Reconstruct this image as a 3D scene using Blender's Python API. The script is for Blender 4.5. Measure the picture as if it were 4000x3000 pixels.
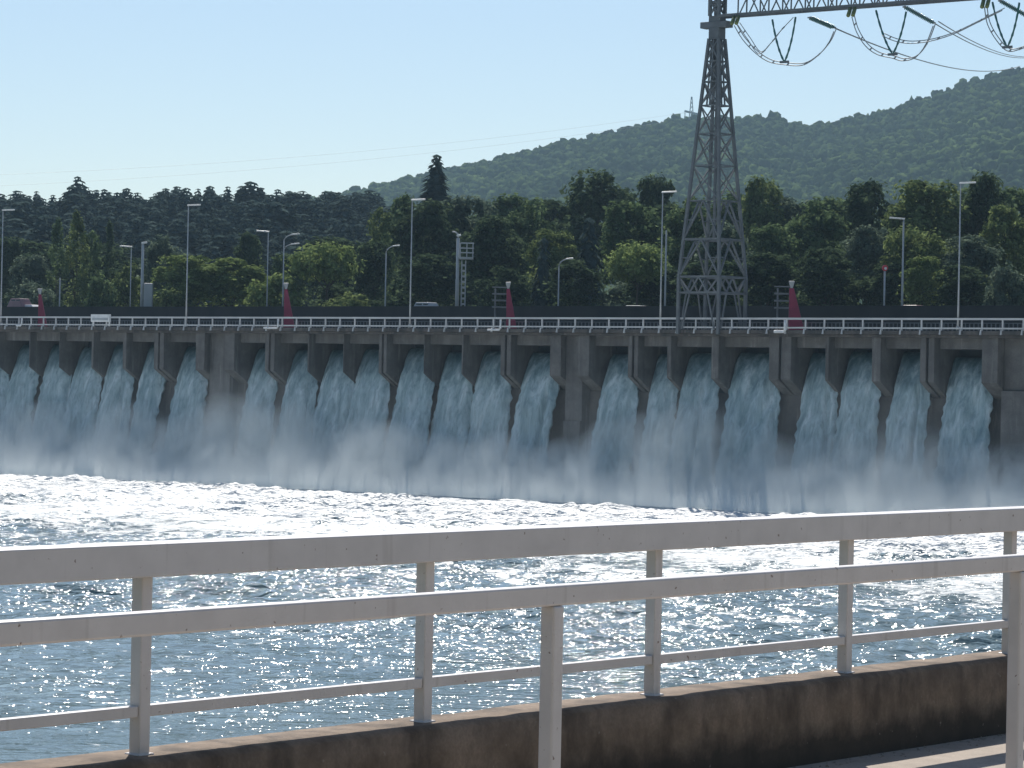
import bpy, bmesh, math, random
import numpy as np
from mathutils import Vector, Matrix, noise as mnoise

for o in list(bpy.data.objects):
    bpy.data.objects.remove(o)
SC = bpy.context.scene
COL = SC.collection
R = math.radians
random.seed(7)
rng = np.random.default_rng(7)

# ------------------------------------------------------------------ camera, sky, sun, exposure
HC = 10.4                      # camera height above the river
F = 12000.0                    # focal length in photo pixels (photo is 4000 wide)
ROLL, PITCH = 0.0192, 0.0005
LOOK = Vector((0, math.cos(PITCH), -math.sin(PITCH)))
CX = Vector((math.cos(ROLL), 0, math.sin(ROLL)))
CY = CX.cross(LOOK) * 1.0
CY = Vector((-math.sin(ROLL), math.sin(PITCH), math.cos(ROLL))).normalized()
CAM = Vector((0, 0, HC))
cd = bpy.data.cameras.new('camera')
cam = bpy.data.objects.new('camera', cd)
COL.objects.link(cam)
cd.sensor_width = 36.0
cd.lens = 36.0 * F / 4000.0
cd.clip_start = 0.5
cd.clip_end = 9000
m = Matrix.Identity(4)
for i in range(3):
    m[i][0], m[i][1], m[i][2] = CX[i], CY[i], -LOOK[i]
m.translation = CAM
cam.matrix_world = m
SC.camera = cam

SUN_EL, SUN_AZ = R(47), R(-2)
W = bpy.data.worlds.new('World')
SC.world = W
W.use_nodes = True
nt = W.node_tree
sky = nt.nodes.new('ShaderNodeTexSky')
sky.sky_type = 'NISHITA'
sky.sun_disc = False
sky.sun_elevation = SUN_EL
sky.sun_rotation = SUN_AZ
sky.altitude = 100
sky.air_density = 0.96
sky.dust_density = 0.5
sky.ozone_density = 3.2
bg = nt.nodes['Background']
nt.links.new(sky.outputs[0], bg.inputs[0])
bg.inputs[1].default_value = 0.094
sd = bpy.data.lights.new('sun', 'SUN')
sd.energy = 4.8
sd.angle = R(0.5)
sd.color = (1.0, 0.95, 0.88)
sun = bpy.data.objects.new('sun', sd)
COL.objects.link(sun)
sdir = Vector((math.sin(SUN_AZ) * math.cos(SUN_EL), math.cos(SUN_AZ) * math.cos(SUN_EL), math.sin(SUN_EL)))
sun.rotation_euler = sdir.to_track_quat('Z', 'Y').to_euler()
sun.location = (0, 200, 300)
vs = SC.view_settings
vs.view_transform = 'Standard'
vs.look = 'None'
vs.exposure = 0.22
vs.gamma = 1.0
cy = SC.cycles
cy.use_denoising = True
cy.max_bounces = 8
cy.diffuse_bounces = 3
cy.glossy_bounces = 3
cy.transmission_bounces = 4
cy.transparent_max_bounces = 8
cy.volume_bounces = 4
cy.sample_clamp_indirect = 4.0
cy.caustics_reflective = False
cy.caustics_refractive = False

# ------------------------------------------------------------------ geometry helpers
def ray(px, py):
    return (LOOK + CX * ((px - 2000) / F) - CY * ((py - 1500) / F))

def at(px, py, Y):
    """world point seen at photo pixel (px, py) at depth Y"""
    d = ray(px, py)
    return CAM + d * (Y / d.y)

def hit(px, py, p, n):
    d = ray(px, py)
    t = (p - CAM).dot(n) / d.dot(n)
    return CAM + d * t

def hor(px):
    return 1494 + 0.0192 * (px - 2000)

# dam frame: s runs along the dam to the right (and nearer), q runs downstream (towards us)
_l = math.hypot(14600, 12000)
U = Vector((14600 / _l, -12000 / _l, 0))
N = Vector((-12000 / _l, -14600 / _l, 0))
D0 = Vector((0, 282.9, 0))

def dam(s, q, z=0.0):
    """z is height above the camera level"""
    p = D0 + U * s + N * q
    return Vector((p.x, p.y, HC + z))

def s_at(px, py, q=0.0):
    p = hit(px, py, dam(0, q), N)
    return (p - D0).dot(U)

class MB:
    def __init__(self):
        self.v, self.f = [], []
    def quad(self, a, b, c, d):
        i = len(self.v)
        self.v += [tuple(a), tuple(b), tuple(c), tuple(d)]
        self.f.append((i, i + 1, i + 2, i + 3))
    def hexa(self, p):
        """8 points: bottom 0-3 (ccw), top 4-7"""
        i = len(self.v)
        self.v += [tuple(x) for x in p]
        for q in ((3, 2, 1, 0), (4, 5, 6, 7), (0, 1, 5, 4), (1, 2, 6, 5), (2, 3, 7, 6), (3, 0, 4, 7)):
            self.f.append(tuple(i + k for k in q))
    def box(self, x0, x1, y0, y1, z0, z1):
        self.hexa([(x0, y0, z0), (x1, y0, z0), (x1, y1, z0), (x0, y1, z0), (x0, y0, z1), (x1, y0, z1), (x1, y1, z1), (x0, y1, z1)])
    def dbox(self, s0, s1, q0, q1, z0, z1):
        """box in the dam frame, z above camera level"""
        self.hexa([dam(s0, q1, z0), dam(s1, q1, z0), dam(s1, q0, z0), dam(s0, q0, z0),
                   dam(s0, q1, z1), dam(s1, q1, z1), dam(s1, q0, z1), dam(s0, q0, z1)])
    def bar(self, a, b, w, h=None):
        a, b = Vector(a), Vector(b)
        h = h or w
        d = (b - a).normalized()
        up = Vector((0, 0, 1)) if abs(d.z) < 0.95 else Vector((N.x, N.y, 0))
        x = d.cross(up).normalized() * (w / 2)
        y = x.cross(d).normalized() * (h / 2)
        self.hexa([a - x - y, a + x - y, b + x - y, b - x - y, a - x + y, a + x + y, b + x + y, b - x + y])
    def tube(self, pts, r, seg=8, r1=None, cap=True):
        pts = [Vector(p) for p in pts]
        n = len(pts)
        base = len(self.v)
        ref = Vector((0.31, 0.17, 0.93))
        for k, p in enumerate(pts):
            d = (pts[min(k + 1, n - 1)] - pts[max(k - 1, 0)]).normalized()
            x = d.cross(ref if abs(d.dot(ref)) < 0.95 else Vector((1, 0, 0))).normalized()
            y = x.cross(d)
            rr = r if r1 is None else r + (r1 - r) * k / (n - 1)
            if callable(r):
                rr = r(k / (n - 1))
            for j in range(seg):
                a = 2 * math.pi * j / seg
                self.v.append(tuple(p + x * (rr * math.cos(a)) + y * (rr * math.sin(a))))
        for k in range(n - 1):
            for j in range(seg):
                a = base + k * seg + j
                b = base + k * seg + (j + 1) % seg
                self.f.append((a, b, b + seg, a + seg))
        if cap:
            self.f.append(tuple(base + j for j in range(seg))[::-1])
            self.f.append(tuple(base + (n - 1) * seg + j for j in range(seg)))
    def build(self, name, mat, parent=None, loc=None, smooth=False, bevel=0.0):
        me = bpy.data.meshes.new(name)
        me.from_pydata(self.v, [], self.f)
        me.update()
        if smooth:
            me.polygons.foreach_set('use_smooth', [True] * len(me.polygons))
        o = bpy.data.objects.new(name, me)
        COL.objects.link(o)
        if mat:
            me.materials.append(mat)
        if loc is not None:        # put the origin at loc
            L = Vector(loc)
            me.transform(Matrix.Translation(-L))
            o.location = L
        if parent is not None:
            o.parent = parent
            if loc is None:
                me.transform(Matrix.Translation(-parent.location))
            else:
                o.location = Vector(loc) - parent.location
        bmx = bmesh.new()
        bmx.from_mesh(me)
        bmesh.ops.recalc_face_normals(bmx, faces=bmx.faces)
        bmx.to_mesh(me)
        bmx.free()
        if bevel:
            md = o.modifiers.new('bevel', 'BEVEL')
            md.width = bevel
            md.segments = 2
            md.limit_method = 'ANGLE'
        return o

def tag(o, label, cat, group=None, kind=None):
    o['label'] = label
    o['category'] = cat
    if group:
        o['group'] = group
    if kind:
        o['kind'] = kind
    return o

def struct(o, kind='structure', label=None):
    o['kind'] = kind
    if label:
        o['label'] = label
    return o

def empty(name, loc, label, cat, group=None):
    o = bpy.data.objects.new(name, None)
    COL.objects.link(o)
    o.location = loc
    o.empty_display_size = 0.5
    return tag(o, label, cat, group)

# ------------------------------------------------------------------ materials
def nodes(name):
    mt = bpy.data.materials.new(name)
    mt.use_nodes = True
    t = mt.node_tree
    return mt, t, t.nodes['Principled BSDF']

def ramp(t, src, stops):
    r = t.nodes.new('ShaderNodeValToRGB')
    e = r.color_ramp.elements
    while len(e) > 1:
        e.remove(e[-1])
    e[0].position, e[0].color = stops[0][0], (*stops[0][1], 1) if len(stops[0][1]) == 3 else stops[0][1]
    for p, c in stops[1:]:
        x = e.new(p)
        x.color = (*c, 1) if len(c) == 3 else c
    t.links.new(src, r.inputs[0])
    return r.outputs[0]

def g(v):
    return (v, v, v)

def noise(t, scale, detail=4, rough=0.55, coord='Object', stretch=None, dist=0.0):
    tc = t.nodes.new('ShaderNodeTexCoord')
    if coord != 'World':
        src = tc.outputs[coord]
    else:
        geo = t.nodes.new('ShaderNodeNewGeometry')
        src = geo.outputs['Position']
    if stretch:
        mp = t.nodes.new('ShaderNodeMapping')
        mp.inputs['Scale'].default_value = stretch
        t.links.new(src, mp.inputs[0])
        src = mp.outputs[0]
    n = t.nodes.new('ShaderNodeTexNoise')
    n.inputs['Scale'].default_value = scale
    n.inputs['Detail'].default_value = detail
    n.inputs['Roughness'].default_value = rough
    n.inputs['Distortion'].default_value = dist
    t.links.new(src, n.inputs['Vector'])
    return n.outputs['Fac']

def mixc(t, fac, a, b, mode='MIX'):
    n = t.nodes.new('ShaderNodeMix')
    n.data_type = 'RGBA'
    n.blend_type = mode
    for sock, v in ((n.inputs[0], fac), (n.inputs[6], a), (n.inputs[7], b)):
        if isinstance(v, (int, float)):
            sock.default_value = v
        elif isinstance(v, tuple):
            sock.default_value = (*v, 1)
        else:
            t.links.new(v, sock)
    return n.outputs[2]

def math_n(t, op, a, b=None, c=None, clamp=False):
    n = t.nodes.new('ShaderNodeMath')
    n.operation = op
    n.use_clamp = clamp
    for k, v in enumerate((a, b, c)):
        if v is None:
            continue
        if isinstance(v, (int, float)):
            n.inputs[k].default_value = v
        else:
            t.links.new(v, n.inputs[k])
    return n.outputs[0]

def bump(t, bs, h, strength, dist):
    b = t.nodes.new('ShaderNodeBump')
    b.inputs['Strength'].default_value = strength
    b.inputs['Distance'].default_value = dist
    t.links.new(h, b.inputs['Height'])
    t.links.new(b.outputs[0], bs.inputs['Normal'])

def plain(name, c1, c2=None, scale=3.0, rough=0.6, metal=0.0, bs=0.0, bd=0.02, coord='Object', stretch=None):
    mt, t, b = nodes(name)
    b.inputs['Roughness'].default_value = rough
    b.inputs['Metallic'].default_value = metal
    f = noise(t, scale, coord=coord, stretch=stretch)
    t.links.new(ramp(t, f, [(0.35, c1), (0.65, c2 or tuple(x * 0.75 for x in c1))]), b.inputs['Base Color'])
    if bs:
        bump(t, b, noise(t, scale * 5, coord=coord), bs, bd)
    return mt

# white rail paint with drips, grime and rust specks
def paint_mat(name, base=(0.68, 0.645, 0.62)):
    mt, t, b = nodes(name)
    f1 = noise(t, 5.0, 5, coord='World')
    c = ramp(t, f1, [(0.3, tuple(x * 0.86 for x in base)), (0.7, base)])
    drip = noise(t, 16.0, 2, coord='World', stretch=(1, 1, 0.06))
    dm = ramp(t, drip, [(0.63, g(0)), (0.72, g(0.28))])
    c = mixc(t, dm, c, (0.36, 0.33, 0.30))
    spot = noise(t, 34.0, 3, coord='World')
    sm = ramp(t, spot, [(0.69, g(0)), (0.725, g(0.85))])
    c = mixc(t, sm, c, (0.14, 0.075, 0.045))
    t.links.new(c, b.inputs['Base Color'])
    b.inputs['Roughness'].default_value = 0.42
    bump(t, b, noise(t, 60.0, 3, coord='World'), 0.08, 0.004)
    return mt

def concrete(name, c_lo, c_hi, streak, scale=1.0, rough=0.9, stretch=(1, 1, 0.12), coord='World', sfac=0.8):
    mt, t, b = nodes(name)
    f = noise(t, 0.9 * scale, 6, 0.65, coord=coord)
    c = ramp(t, f, [(0.3, c_lo), (0.7, c_hi)])
    st = noise(t, 1.1 * scale, 5, 0.6, coord=coord, stretch=stretch)
    c = mixc(t, ramp(t, st, [(0.46, g(0)), (0.66, g(sfac))]), c, streak)
    if scale < 1:
        lime = noise(t, 1.7, 4, 0.6, coord=coord, stretch=(1, 1, 0.09))
        c = mixc(t, ramp(t, lime, [(0.60, g(0)), (0.70, g(0.55))]), c, tuple(min(1, x * 1.5) for x in c_hi))
    fine = noise(t, 14 * scale, 4, coord=coord)
    c = mixc(t, ramp(t, fine, [(0.35, g(0.25)), (0.65, g(0))]), c, tuple(x * 0.5 for x in c_lo))
    t.links.new(c, b.inputs['Base Color'])
    b.inputs['Roughness'].default_value = rough
    bump(t, b, noise(t, 7 * scale, 6, 0.7, coord=coord), 0.5, 0.03 / scale)
    return mt

M = {}
M['paint'] = paint_mat('white_rail_paint')
M['kerb'] = concrete('mottled_kerb_concrete', (0.15, 0.108, 0.074), (0.31, 0.232, 0.168), (0.075, 0.056, 0.04), scale=5.0, stretch=(1, 1, 0.5))
def dark_base(mt, z0, z1, colr):
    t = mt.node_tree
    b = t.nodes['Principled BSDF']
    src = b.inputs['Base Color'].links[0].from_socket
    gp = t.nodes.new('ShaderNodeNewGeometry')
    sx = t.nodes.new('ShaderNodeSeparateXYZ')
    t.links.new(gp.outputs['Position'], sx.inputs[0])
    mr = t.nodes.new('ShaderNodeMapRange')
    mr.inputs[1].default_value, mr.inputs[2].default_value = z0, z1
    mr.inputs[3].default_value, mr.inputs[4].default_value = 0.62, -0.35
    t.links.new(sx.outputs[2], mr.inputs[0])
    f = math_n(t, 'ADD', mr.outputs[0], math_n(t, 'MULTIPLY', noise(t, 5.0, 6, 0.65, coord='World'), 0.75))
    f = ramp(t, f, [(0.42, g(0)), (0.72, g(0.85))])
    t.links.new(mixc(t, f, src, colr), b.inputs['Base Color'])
    # pale chips and grit
    src = b.inputs['Base Color'].links[0].from_socket
    ch = noise(t, 30.0, 3, coord='World')
    t.links.new(mixc(t, ramp(t, ch, [(0.70, g(0)), (0.74, g(0.5))]), src, (0.34, 0.29, 0.24)), b.inputs['Base Color'])
dark_base(M['kerb'], HC - 1.75, HC - 1.42, (0.04, 0.032, 0.024))  # kerb colour darkens towards its foot along a noisy edge
M['dam'] = concrete('weathered_dam_concrete', (0.105, 0.10, 0.095), (0.20, 0.19, 0.178), (0.085, 0.08, 0.075), scale=0.7)
M['dam_wet_shaded'] = concrete('wet_and_shaded_dam_concrete', (0.07, 0.065, 0.06), (0.15, 0.13, 0.115), (0.035, 0.035, 0.035), scale=0.6)  # wet spillway wall; its dark tone also paints shade on the deck edge
M['lintel'] = concrete('lintel_concrete', (0.12, 0.116, 0.11), (0.21, 0.20, 0.19), (0.10, 0.095, 0.09), scale=0.8)
M['gate'] = plain('dark_steel_gate', (0.02, 0.024, 0.028), (0.035, 0.04, 0.045), 1.0, 0.6)
M['wall'] = plain('dark_parapet_wall', (0.020, 0.022, 0.024), (0.034, 0.034, 0.034), 0.4, 0.9, coord='World', stretch=(1, 1, 0.3))
M['railpaint'] = plain('grey_white_dam_railing', (0.58, 0.58, 0.57), (0.46, 0.46, 0.46), 0.5, 0.5, coord='World')
M['pole'] = plain('galvanised_pole', (0.42, 0.44, 0.45), (0.34, 0.36, 0.37), 0.8, 0.45)
M['lamp'] = plain('lamp_head_white', (0.80, 0.80, 0.78), (0.7, 0.7, 0.68), 2, 0.4)
M['pylon'] = plain('dull_galvanised_lattice', (0.15, 0.163, 0.17), (0.10, 0.11, 0.118), 0.7, 0.65)
M['insul'] = plain('teal_glass_insulator', (0.02, 0.15, 0.14), (0.015, 0.10, 0.10), 3, 0.15)
M['fitting'] = plain('green_yellow_fitting', (0.22, 0.24, 0.05), (0.10, 0.14, 0.06), 6, 0.5)
M['cable'] = plain('aluminium_cable', (0.30, 0.31, 0.32), (0.22, 0.23, 0.24), 2, 0.5)
M['red'] = plain('dark_red_paint', (0.30, 0.014, 0.06), (0.22, 0.012, 0.05), 1.2, 0.5)
M['redsign'] = plain('red_sign_enamel', (0.55, 0.03, 0.06), (0.45, 0.03, 0.06), 4, 0.35)
M['white'] = plain('white_enamel', (0.78, 0.78, 0.77), (0.66, 0.66, 0.65), 2, 0.4)
M['bark'] = plain('bark', (0.09, 0.07, 0.055), (0.05, 0.04, 0.032), 4, 0.9, bs=0.5, bd=0.05)
M['glass'] = plain('car_glass', (0.02, 0.025, 0.03), (0.03, 0.035, 0.04), 2, 0.1)
M['carred'] = plain('faded_red_body', (0.30, 0.15, 0.15), (0.26, 0.13, 0.13), 2, 0.35)
M['tyre'] = plain('tyre_rubber', (0.02, 0.02, 0.02), (0.03, 0.03, 0.03), 4, 0.8)
M['roof'] = plain('pale_roof', (0.62, 0.52, 0.46), (0.55, 0.46, 0.41), 2, 0.8)
M['render'] = plain('pale_render', (0.60, 0.58, 0.53), (0.52, 0.50, 0.46), 1, 0.9)

def leaf_mat(name, c_dark, c_light, scale=0.75, trans=0.45, spec=0.0):
    mt, t, b = nodes(name)
    out = t.nodes['Material Output']
    f = noise(t, scale, 3, coord='World')
    f2 = noise(t, scale * 7, 2, coord='World')
    c = ramp(t, f, [(0.35, c_dark), (0.65, c_light)])
    c = mixc(t, ramp(t, f2, [(0.35, g(0.45)), (0.6, g(0))]), c, tuple(x * 0.55 for x in c_dark))
    if scale < .1:      # stands of other species
        stand = noise(t, 0.0075, 4, 0.6, coord='World', dist=0.8)
        c = mixc(t, ramp(t, stand, [(0.40, g(0.55)), (0.58, g(0))]), c, (0.026, 0.050, 0.030))
    t.links.new(c, b.inputs['Base Color'])
    b.inputs['Roughness'].default_value = 0.55
    b.inputs['Specular IOR Level'].default_value = spec
    tr = t.nodes.new('ShaderNodeBsdfTranslucent')
    t.links.new(c, tr.inputs[0])
    mx = t.nodes.new('ShaderNodeMixShader')
    mx.inputs[0].default_value = trans
    t.links.new(b.outputs[0], mx.inputs[1])
    t.links.new(tr.outputs[0], mx.inputs[2])
    t.links.new(mx.outputs[0], out.inputs[0])
    return mt

LEAF = {
    'dark': leaf_mat('dark_green_leaves', (0.036, 0.062, 0.034), (0.130, 0.178, 0.092)),
    'mid': leaf_mat('mid_green_leaves', (0.062, 0.104, 0.046), (0.205, 0.275, 0.125)),
    'olive': leaf_mat('olive_green_leaves', (0.095, 0.135, 0.050), (0.275, 0.335, 0.130)),
    'light': leaf_mat('light_green_leaves', (0.135, 0.190, 0.060), (0.325, 0.400, 0.155)),
    'grey': leaf_mat('grey_green_leaves', (0.070, 0.105, 0.074), (0.220, 0.275, 0.190)),
    'pine': leaf_mat('blue_green_needles', (0.022, 0.040, 0.040), (0.095, 0.128, 0.112), trans=0.15, spec=0.0),
    'hill': leaf_mat('hill_woodland_leaves', (0.034, 0.062, 0.024), (0.130, 0.185, 0.062), scale=0.075, trans=0.25, spec=0.0),
}

# ------------------------------------------------------------------ ground, hill, water
SOIL = plain('dry_grass_soil', (0.10, 0.10, 0.055), (0.07, 0.075, 0.04), 0.05, 0.95, coord='World')
mb = MB()
gz = HC + 5.0
pts = [dam(-650, -12.5), dam(260, -12.5), Vector((760, 60, 0)), Vector((760, 3400, 0)), Vector((-760, 3400, 0))]
mb.v = [(p.x, p.y, gz) for p in pts]
mb.f = [(0, 1, 2, 3, 4)]
struct(mb.build('ground', SOIL))

# added hill, unseen behind the viewer, blocks sky to darken the shaded faces
mb = MB()
for j, (y, z) in enumerate(((-70, 8.0), (-110, 22), (-160, 55), (-230, 95), (-320, 130), (-430, 150))):
    for i in range(13):
        x = -780 + 130 * i
        mb.v.append((x, y + 14 * math.sin(i * 1.7 + j), z + (10 * math.sin(i * 2.3 + j * 1.1) if j else 0)))
for j in range(5):
    for i in range(12):
        a = j * 13 + i
        mb.f.append((a, a + 1, a + 14, a + 13))
struct(mb.build('sky_blocker_hill', LEAF['hill'], smooth=True))

RIDGE = [(-400, 900), (800, 860), (1100, 815), (1400, 757), (1600, 712), (1750, 672), (1900, 636), (2000, 612), (2300, 548), (2500, 500), (2620, 480), (2750, 478),
         (2900, 474), (3000, 474), (3080, 496), (3130, 505), (3200, 494), (3400, 455), (3600, 395), (3800, 326), (3900, 296), (4000, 270), (4200, 225), (4600, 170)]
RX = [a for a, b in RIDGE]
RY = [b for a, b in RIDGE]
RD0, RD1 = 1150.0, 2900.0
def hill_z(px, d):
    """ground height of the wooded hill at bearing px and distance d"""
    ry = float(np.interp(px, RX, RY))
    rz = HC + (hor(px) - ry - 2) * RD1 / F
    t = (d - RD0) / (RD1 - RD0)
    if t > 1:
        return rz - (t - 1) * 300
    t = max(0, t)
    prof = t ** 1.15
    z = HC + 4 + (rz - HC - 4) * prof
    q = mnoise.noise(Vector((px * 0.004, d * 0.004, 3.0))) * 14 * math.sin(math.pi * min(1, t))
    return z + q
mb = MB()
PXS = list(range(-400, 4601, 100))
DS = list(np.linspace(RD0, RD1 + 300, 22))
for d in DS:
    for px in PXS:
        mb.v.append(((px - 2000) / F * d, d, hill_z(px, d) - (3 if d <= RD1 else 0)))
for j in range(len(DS) - 1):
    for i in range(len(PXS) - 1):
        a = j * len(PXS) + i
        mb.f.append((a, a + 1, a + 1 + len(PXS), a + len(PXS)))
struct(mb.build('hill_terrain', LEAF['hill'], smooth=True))

def ico(sub):
    b = bmesh.new()
    bmesh.ops.create_icosphere(b, subdivisions=sub, radius=1)
    v = np.array([x.co[:] for x in b.verts])
    f = np.array([[x.index for x in y.verts] for y in b.faces])
    b.free()
    return v, f

def mesh_np(name, V, Fc, mat, smooth=False):
    me = bpy.data.meshes.new(name)
    k = Fc.shape[1]
    me.vertices.add(len(V))
    me.vertices.foreach_set('co', V.astype(np.float32).ravel())
    me.loops.add(Fc.size)
    me.loops.foreach_set('vertex_index', Fc.astype(np.int32).ravel())
    me.polygons.add(len(Fc))
    me.polygons.foreach_set('loop_start', np.arange(0, Fc.size, k, dtype=np.int32))
    me.polygons.foreach_set('loop_total', np.full(len(Fc), k, dtype=np.int32))
    if smooth:
        me.polygons.foreach_set('use_smooth', np.ones(len(Fc), dtype=bool))
    me.update(calc_edges=True)
    if mat:
        me.materials.append(mat)
    return me

# crowns of the wooded hill: one mass of thousands of trees
v0, f0 = ico(2)
keep = v0[f0].mean(1)[:, 2] > -0.35
f0 = f0[keep]
cv, cf, nv = [], [], 0
px_step = 30
d = RD0 + 500
while d < RD1 + 25:
    x = 1150 + rng.uniform(0, px_step)
    if d > RD1 - 900 or True:
        while x < 4330:
            dd = d + rng.uniform(-7, 7)
            r = rng.uniform(2.8, 5.8) * (1.0 if rng.random() > 0.08 else 1.2)
            z = hill_z(x, dd)
            v = v0 * rng.uniform(0.62, 1.35, (len(v0), 1)) * np.array([r, r, r * rng.uniform(0.8, 1.25)])
            v = v + np.array([(x - 2000) / F * dd, dd, z + r * rng.uniform(-.2, .6)])
            cv.append(v)
            cf.append(f0 + nv)
            nv += len(v0)
            x += px_step * rng.uniform(0.6, 1.35) * (2200 / dd)
    d += rng.uniform(15, 21)
me = mesh_np('hill_woodland', np.concatenate(cv), np.concatenate(cf), LEAF['hill'])
o = bpy.data.objects.new('hill_woodland', me)
COL.objects.link(o)
struct(o, 'stuff', 'hazy broadleaf woodland covering the hill that climbs to the right')

# pine slope at the left: ground and a mass of conifers
PR = [(-500, 790), (0, 762), (150, 760), (300, 745), (600, 738), (900, 745), (1150, 752), (1400, 762), (1600, 790), (1750, 880), (1900, 980)]
def pine_z(px, d):
    top = float(np.interp(px, [a for a, b in PR], [b for a, b in PR]))
    rz = HC + (hor(px) - top) * 760 / F - 11.0
    t = min(1, max(0, (d - 470) / (760 - 470)))
    return HC + 5 + (rz - HC - 5) * t ** 0.9 - max(0, d - 760) * 0.2
mb = MB()
PXS2 = list(range(-600, 1901, 100))
DS2 = list(np.linspace(470, 860, 12))
for d in DS2:
    for px in PXS2:
        mb.v.append(((px - 2000) / F * d, d, pine_z(px, d)))
for j in range(len(DS2) - 1):
    for i in range(len(PXS2) - 1):
        a = j * len(PXS2) + i
        mb.f.append((a, a + 1, a + 1 + len(PXS2), a + len(PXS2)))
struct(mb.build('pine_slope', LEAF['pine'], smooth=True))

def conifer_np(h, w, tiers, per, leaf, bl=0.85):
    """needle sprays on drooping tiers, z 0..h"""
    V = []
    for k in range(tiers):
        t = (k + 0.5) / tiers
        z = h * (0.06 + 0.94 * t)
        rad = w * 0.5 * (1 - t) ** bl + (0.12 if bl > .6 else .35 * w * .1)
        n = max(5, int(per * (1 - t) + 4))
        a0 = rng.uniform(0, 6.28)
        for j in range(n):
            a = a0 + 6.283 * j / n + rng.uniform(-.25, .25)
            rr = rad * rng.uniform(0.65, 1.12)
            c, s_ = math.cos(a), math.sin(a)
            tip = np.array([c * rr, s_ * rr, z - rr * rng.uniform(.15, .45)])
            root = np.array([c * rr * .08, s_ * rr * .08, z + .25 * rad])
            side = np.array([-s_, c, 0]) * leaf * rng.uniform(.7, 1.2) * (0.4 + rad / (w * .5)) * .6
            mid = root * .45 + tip * .55
            drop = np.array([0, 0, -leaf * .5])
            V += [root, mid + side, tip, mid - side]
            V += [root * .5 + tip * .5, mid + side * .4 + drop, tip + drop * .8, mid - side * .4 + drop]
    V = np.array(V)
    return V, np.arange(len(V)).reshape(-1, 4)

protos = [conifer_np(12, 5.4 + .5 * _, 15, 12, 1.15, .26 + .06 * _) for _ in range(5)]
cv, cf, nv = [], [], 0
d = 480.0
while d < 790:
    x = -550 + rng.uniform(0, 40)
    while x < 1800:
        dd = d + rng.uniform(-4, 4)
        lim = float(np.interp(x, [-600, 1350, 1800], [900, 900, 560]))
        if dd < lim:
            V, Q = protos[rng.integers(5)]
            sc_ = rng.uniform(0.62, 1.10) * (1.2 if rng.random() < 0.05 else 1)
            a = rng.uniform(0, 6.28)
            ca, sa = math.cos(a), math.sin(a)
            Rm = np.array([[ca, -sa, 0], [sa, ca, 0], [0, 0, 1]])
            wd = rng.uniform(.9, 1.65)
            V2 = (V * np.array([wd, wd, 1]) * sc_) @ Rm.T + np.array([(x - 2000) / F * dd, dd, pine_z(x, dd) - .3])
            cv.append(V2)
            cf.append(Q + nv)
            nv += len(V)
        x += rng.uniform(34, 62) * 650 / dd
    d += rng.uniform(9, 13)
me = mesh_np('pine_wood', np.concatenate(cv), np.concatenate(cf), LEAF['pine'])
o = bpy.data.objects.new('pine_wood', me)
COL.objects.link(o)
struct(o, 'stuff', 'dark blue green pine wood on the far slope behind the left trees')

# river: rough open water, churned white close to the dam
def dense(a, b, st, outer0, outer1):
    return np.concatenate([np.linspace(outer0, a, 14)[:-1], np.arange(a, b, st), np.linspace(b, outer1, 14)])
xs = dense(-74, 56, 0.21, -420, 330)
ys = dense(74, 334, 0.33, -20, 560)
X, Y = np.meshgrid(xs.astype(np.float32), ys.astype(np.float32))
damq = (X - D0.x) * N.x + (Y - D0.y) * N.y        # distance downstream of the rail line
Z = np.zeros_like(X)
wr = np.random.default_rng(3)
pat = np.zeros_like(X)
for k in range(9):
    lam = wr.uniform(14, 60)
    th = wr.normal(-2.25, 0.6)
    pat += np.sin(6.283 / lam * (math.cos(th) * X + math.sin(th) * Y * 0.55) + wr.uniform(0, 6.28))
pat = np.clip(0.5 + pat / 5.0, 0, 1)
rough = np.clip(2.25 - damq / 90.0, 0.30, 1.5) * (0.18 + 1.2 * pat)
rough = np.where(damq < 45, np.maximum(rough, 1.0), rough)
for k in range(64):
    lam = 0.62 * (1.045 ** k)
    th = wr.normal(-1.66, 0.42) if k % 3 else wr.normal(-1.9, 1.1)
    amp = 0.052 * lam / 6.283 * (1.0 if lam < 2 else (2 / lam) ** .8)
    kx, ky = math.cos(th) * 6.283 / lam, math.sin(th) * 6.283 / lam
    ph = kx * X + ky * Y + wr.uniform(0, 6.28) + 1.3 * np.sin(X * wr.uniform(.05, .22) + Y * wr.uniform(.05, .22))
    Z += (amp * (np.sin(ph) + 0.3 * np.sin(2 * ph + 1.2))).astype(np.float32)
Z *= rough
fade = np.clip((X + 90) / 12, 0, 1) * np.clip((72 - X) / 12, 0, 1) * np.clip((Y - 60) / 12, 0, 1) * np.clip((350 - Y) / 12, 0, 1)
Z *= fade
V = np.stack([X, Y, Z], -1).reshape(-1, 3)
nx, ny = len(xs), len(ys)
I = (np.arange(ny - 1)[:, None] * nx + np.arange(nx - 1)[None, :]).ravel()
Fq = np.stack([I, I + 1, I + 1 + nx, I + nx], -1)
mt, t, b = nodes('river_water')
geo = t.nodes.new('ShaderNodeNewGeometry')
dt = t.nodes.new('ShaderNodeVectorMath')
dt.operation = 'DOT_PRODUCT'
dt.inputs[1].default_value = N[:]
sub = t.nodes.new('ShaderNodeVectorMath')
sub.operation = 'SUBTRACT'
sub.inputs[1].default_value = (D0.x, D0.y, 0)
t.links.new(geo.outputs['Position'], sub.inputs[0])
t.links.new(sub.outputs[0], dt.inputs[0])
dq = dt.outputs['Value']
near = t.nodes.new('ShaderNodeMapRange')
near.inputs[1].default_value, near.inputs[2].default_value = 14, 125
near.inputs[3].default_value, near.inputs[4].default_value = 0.34, -0.16
t.links.new(dq, near.inputs[0])
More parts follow.
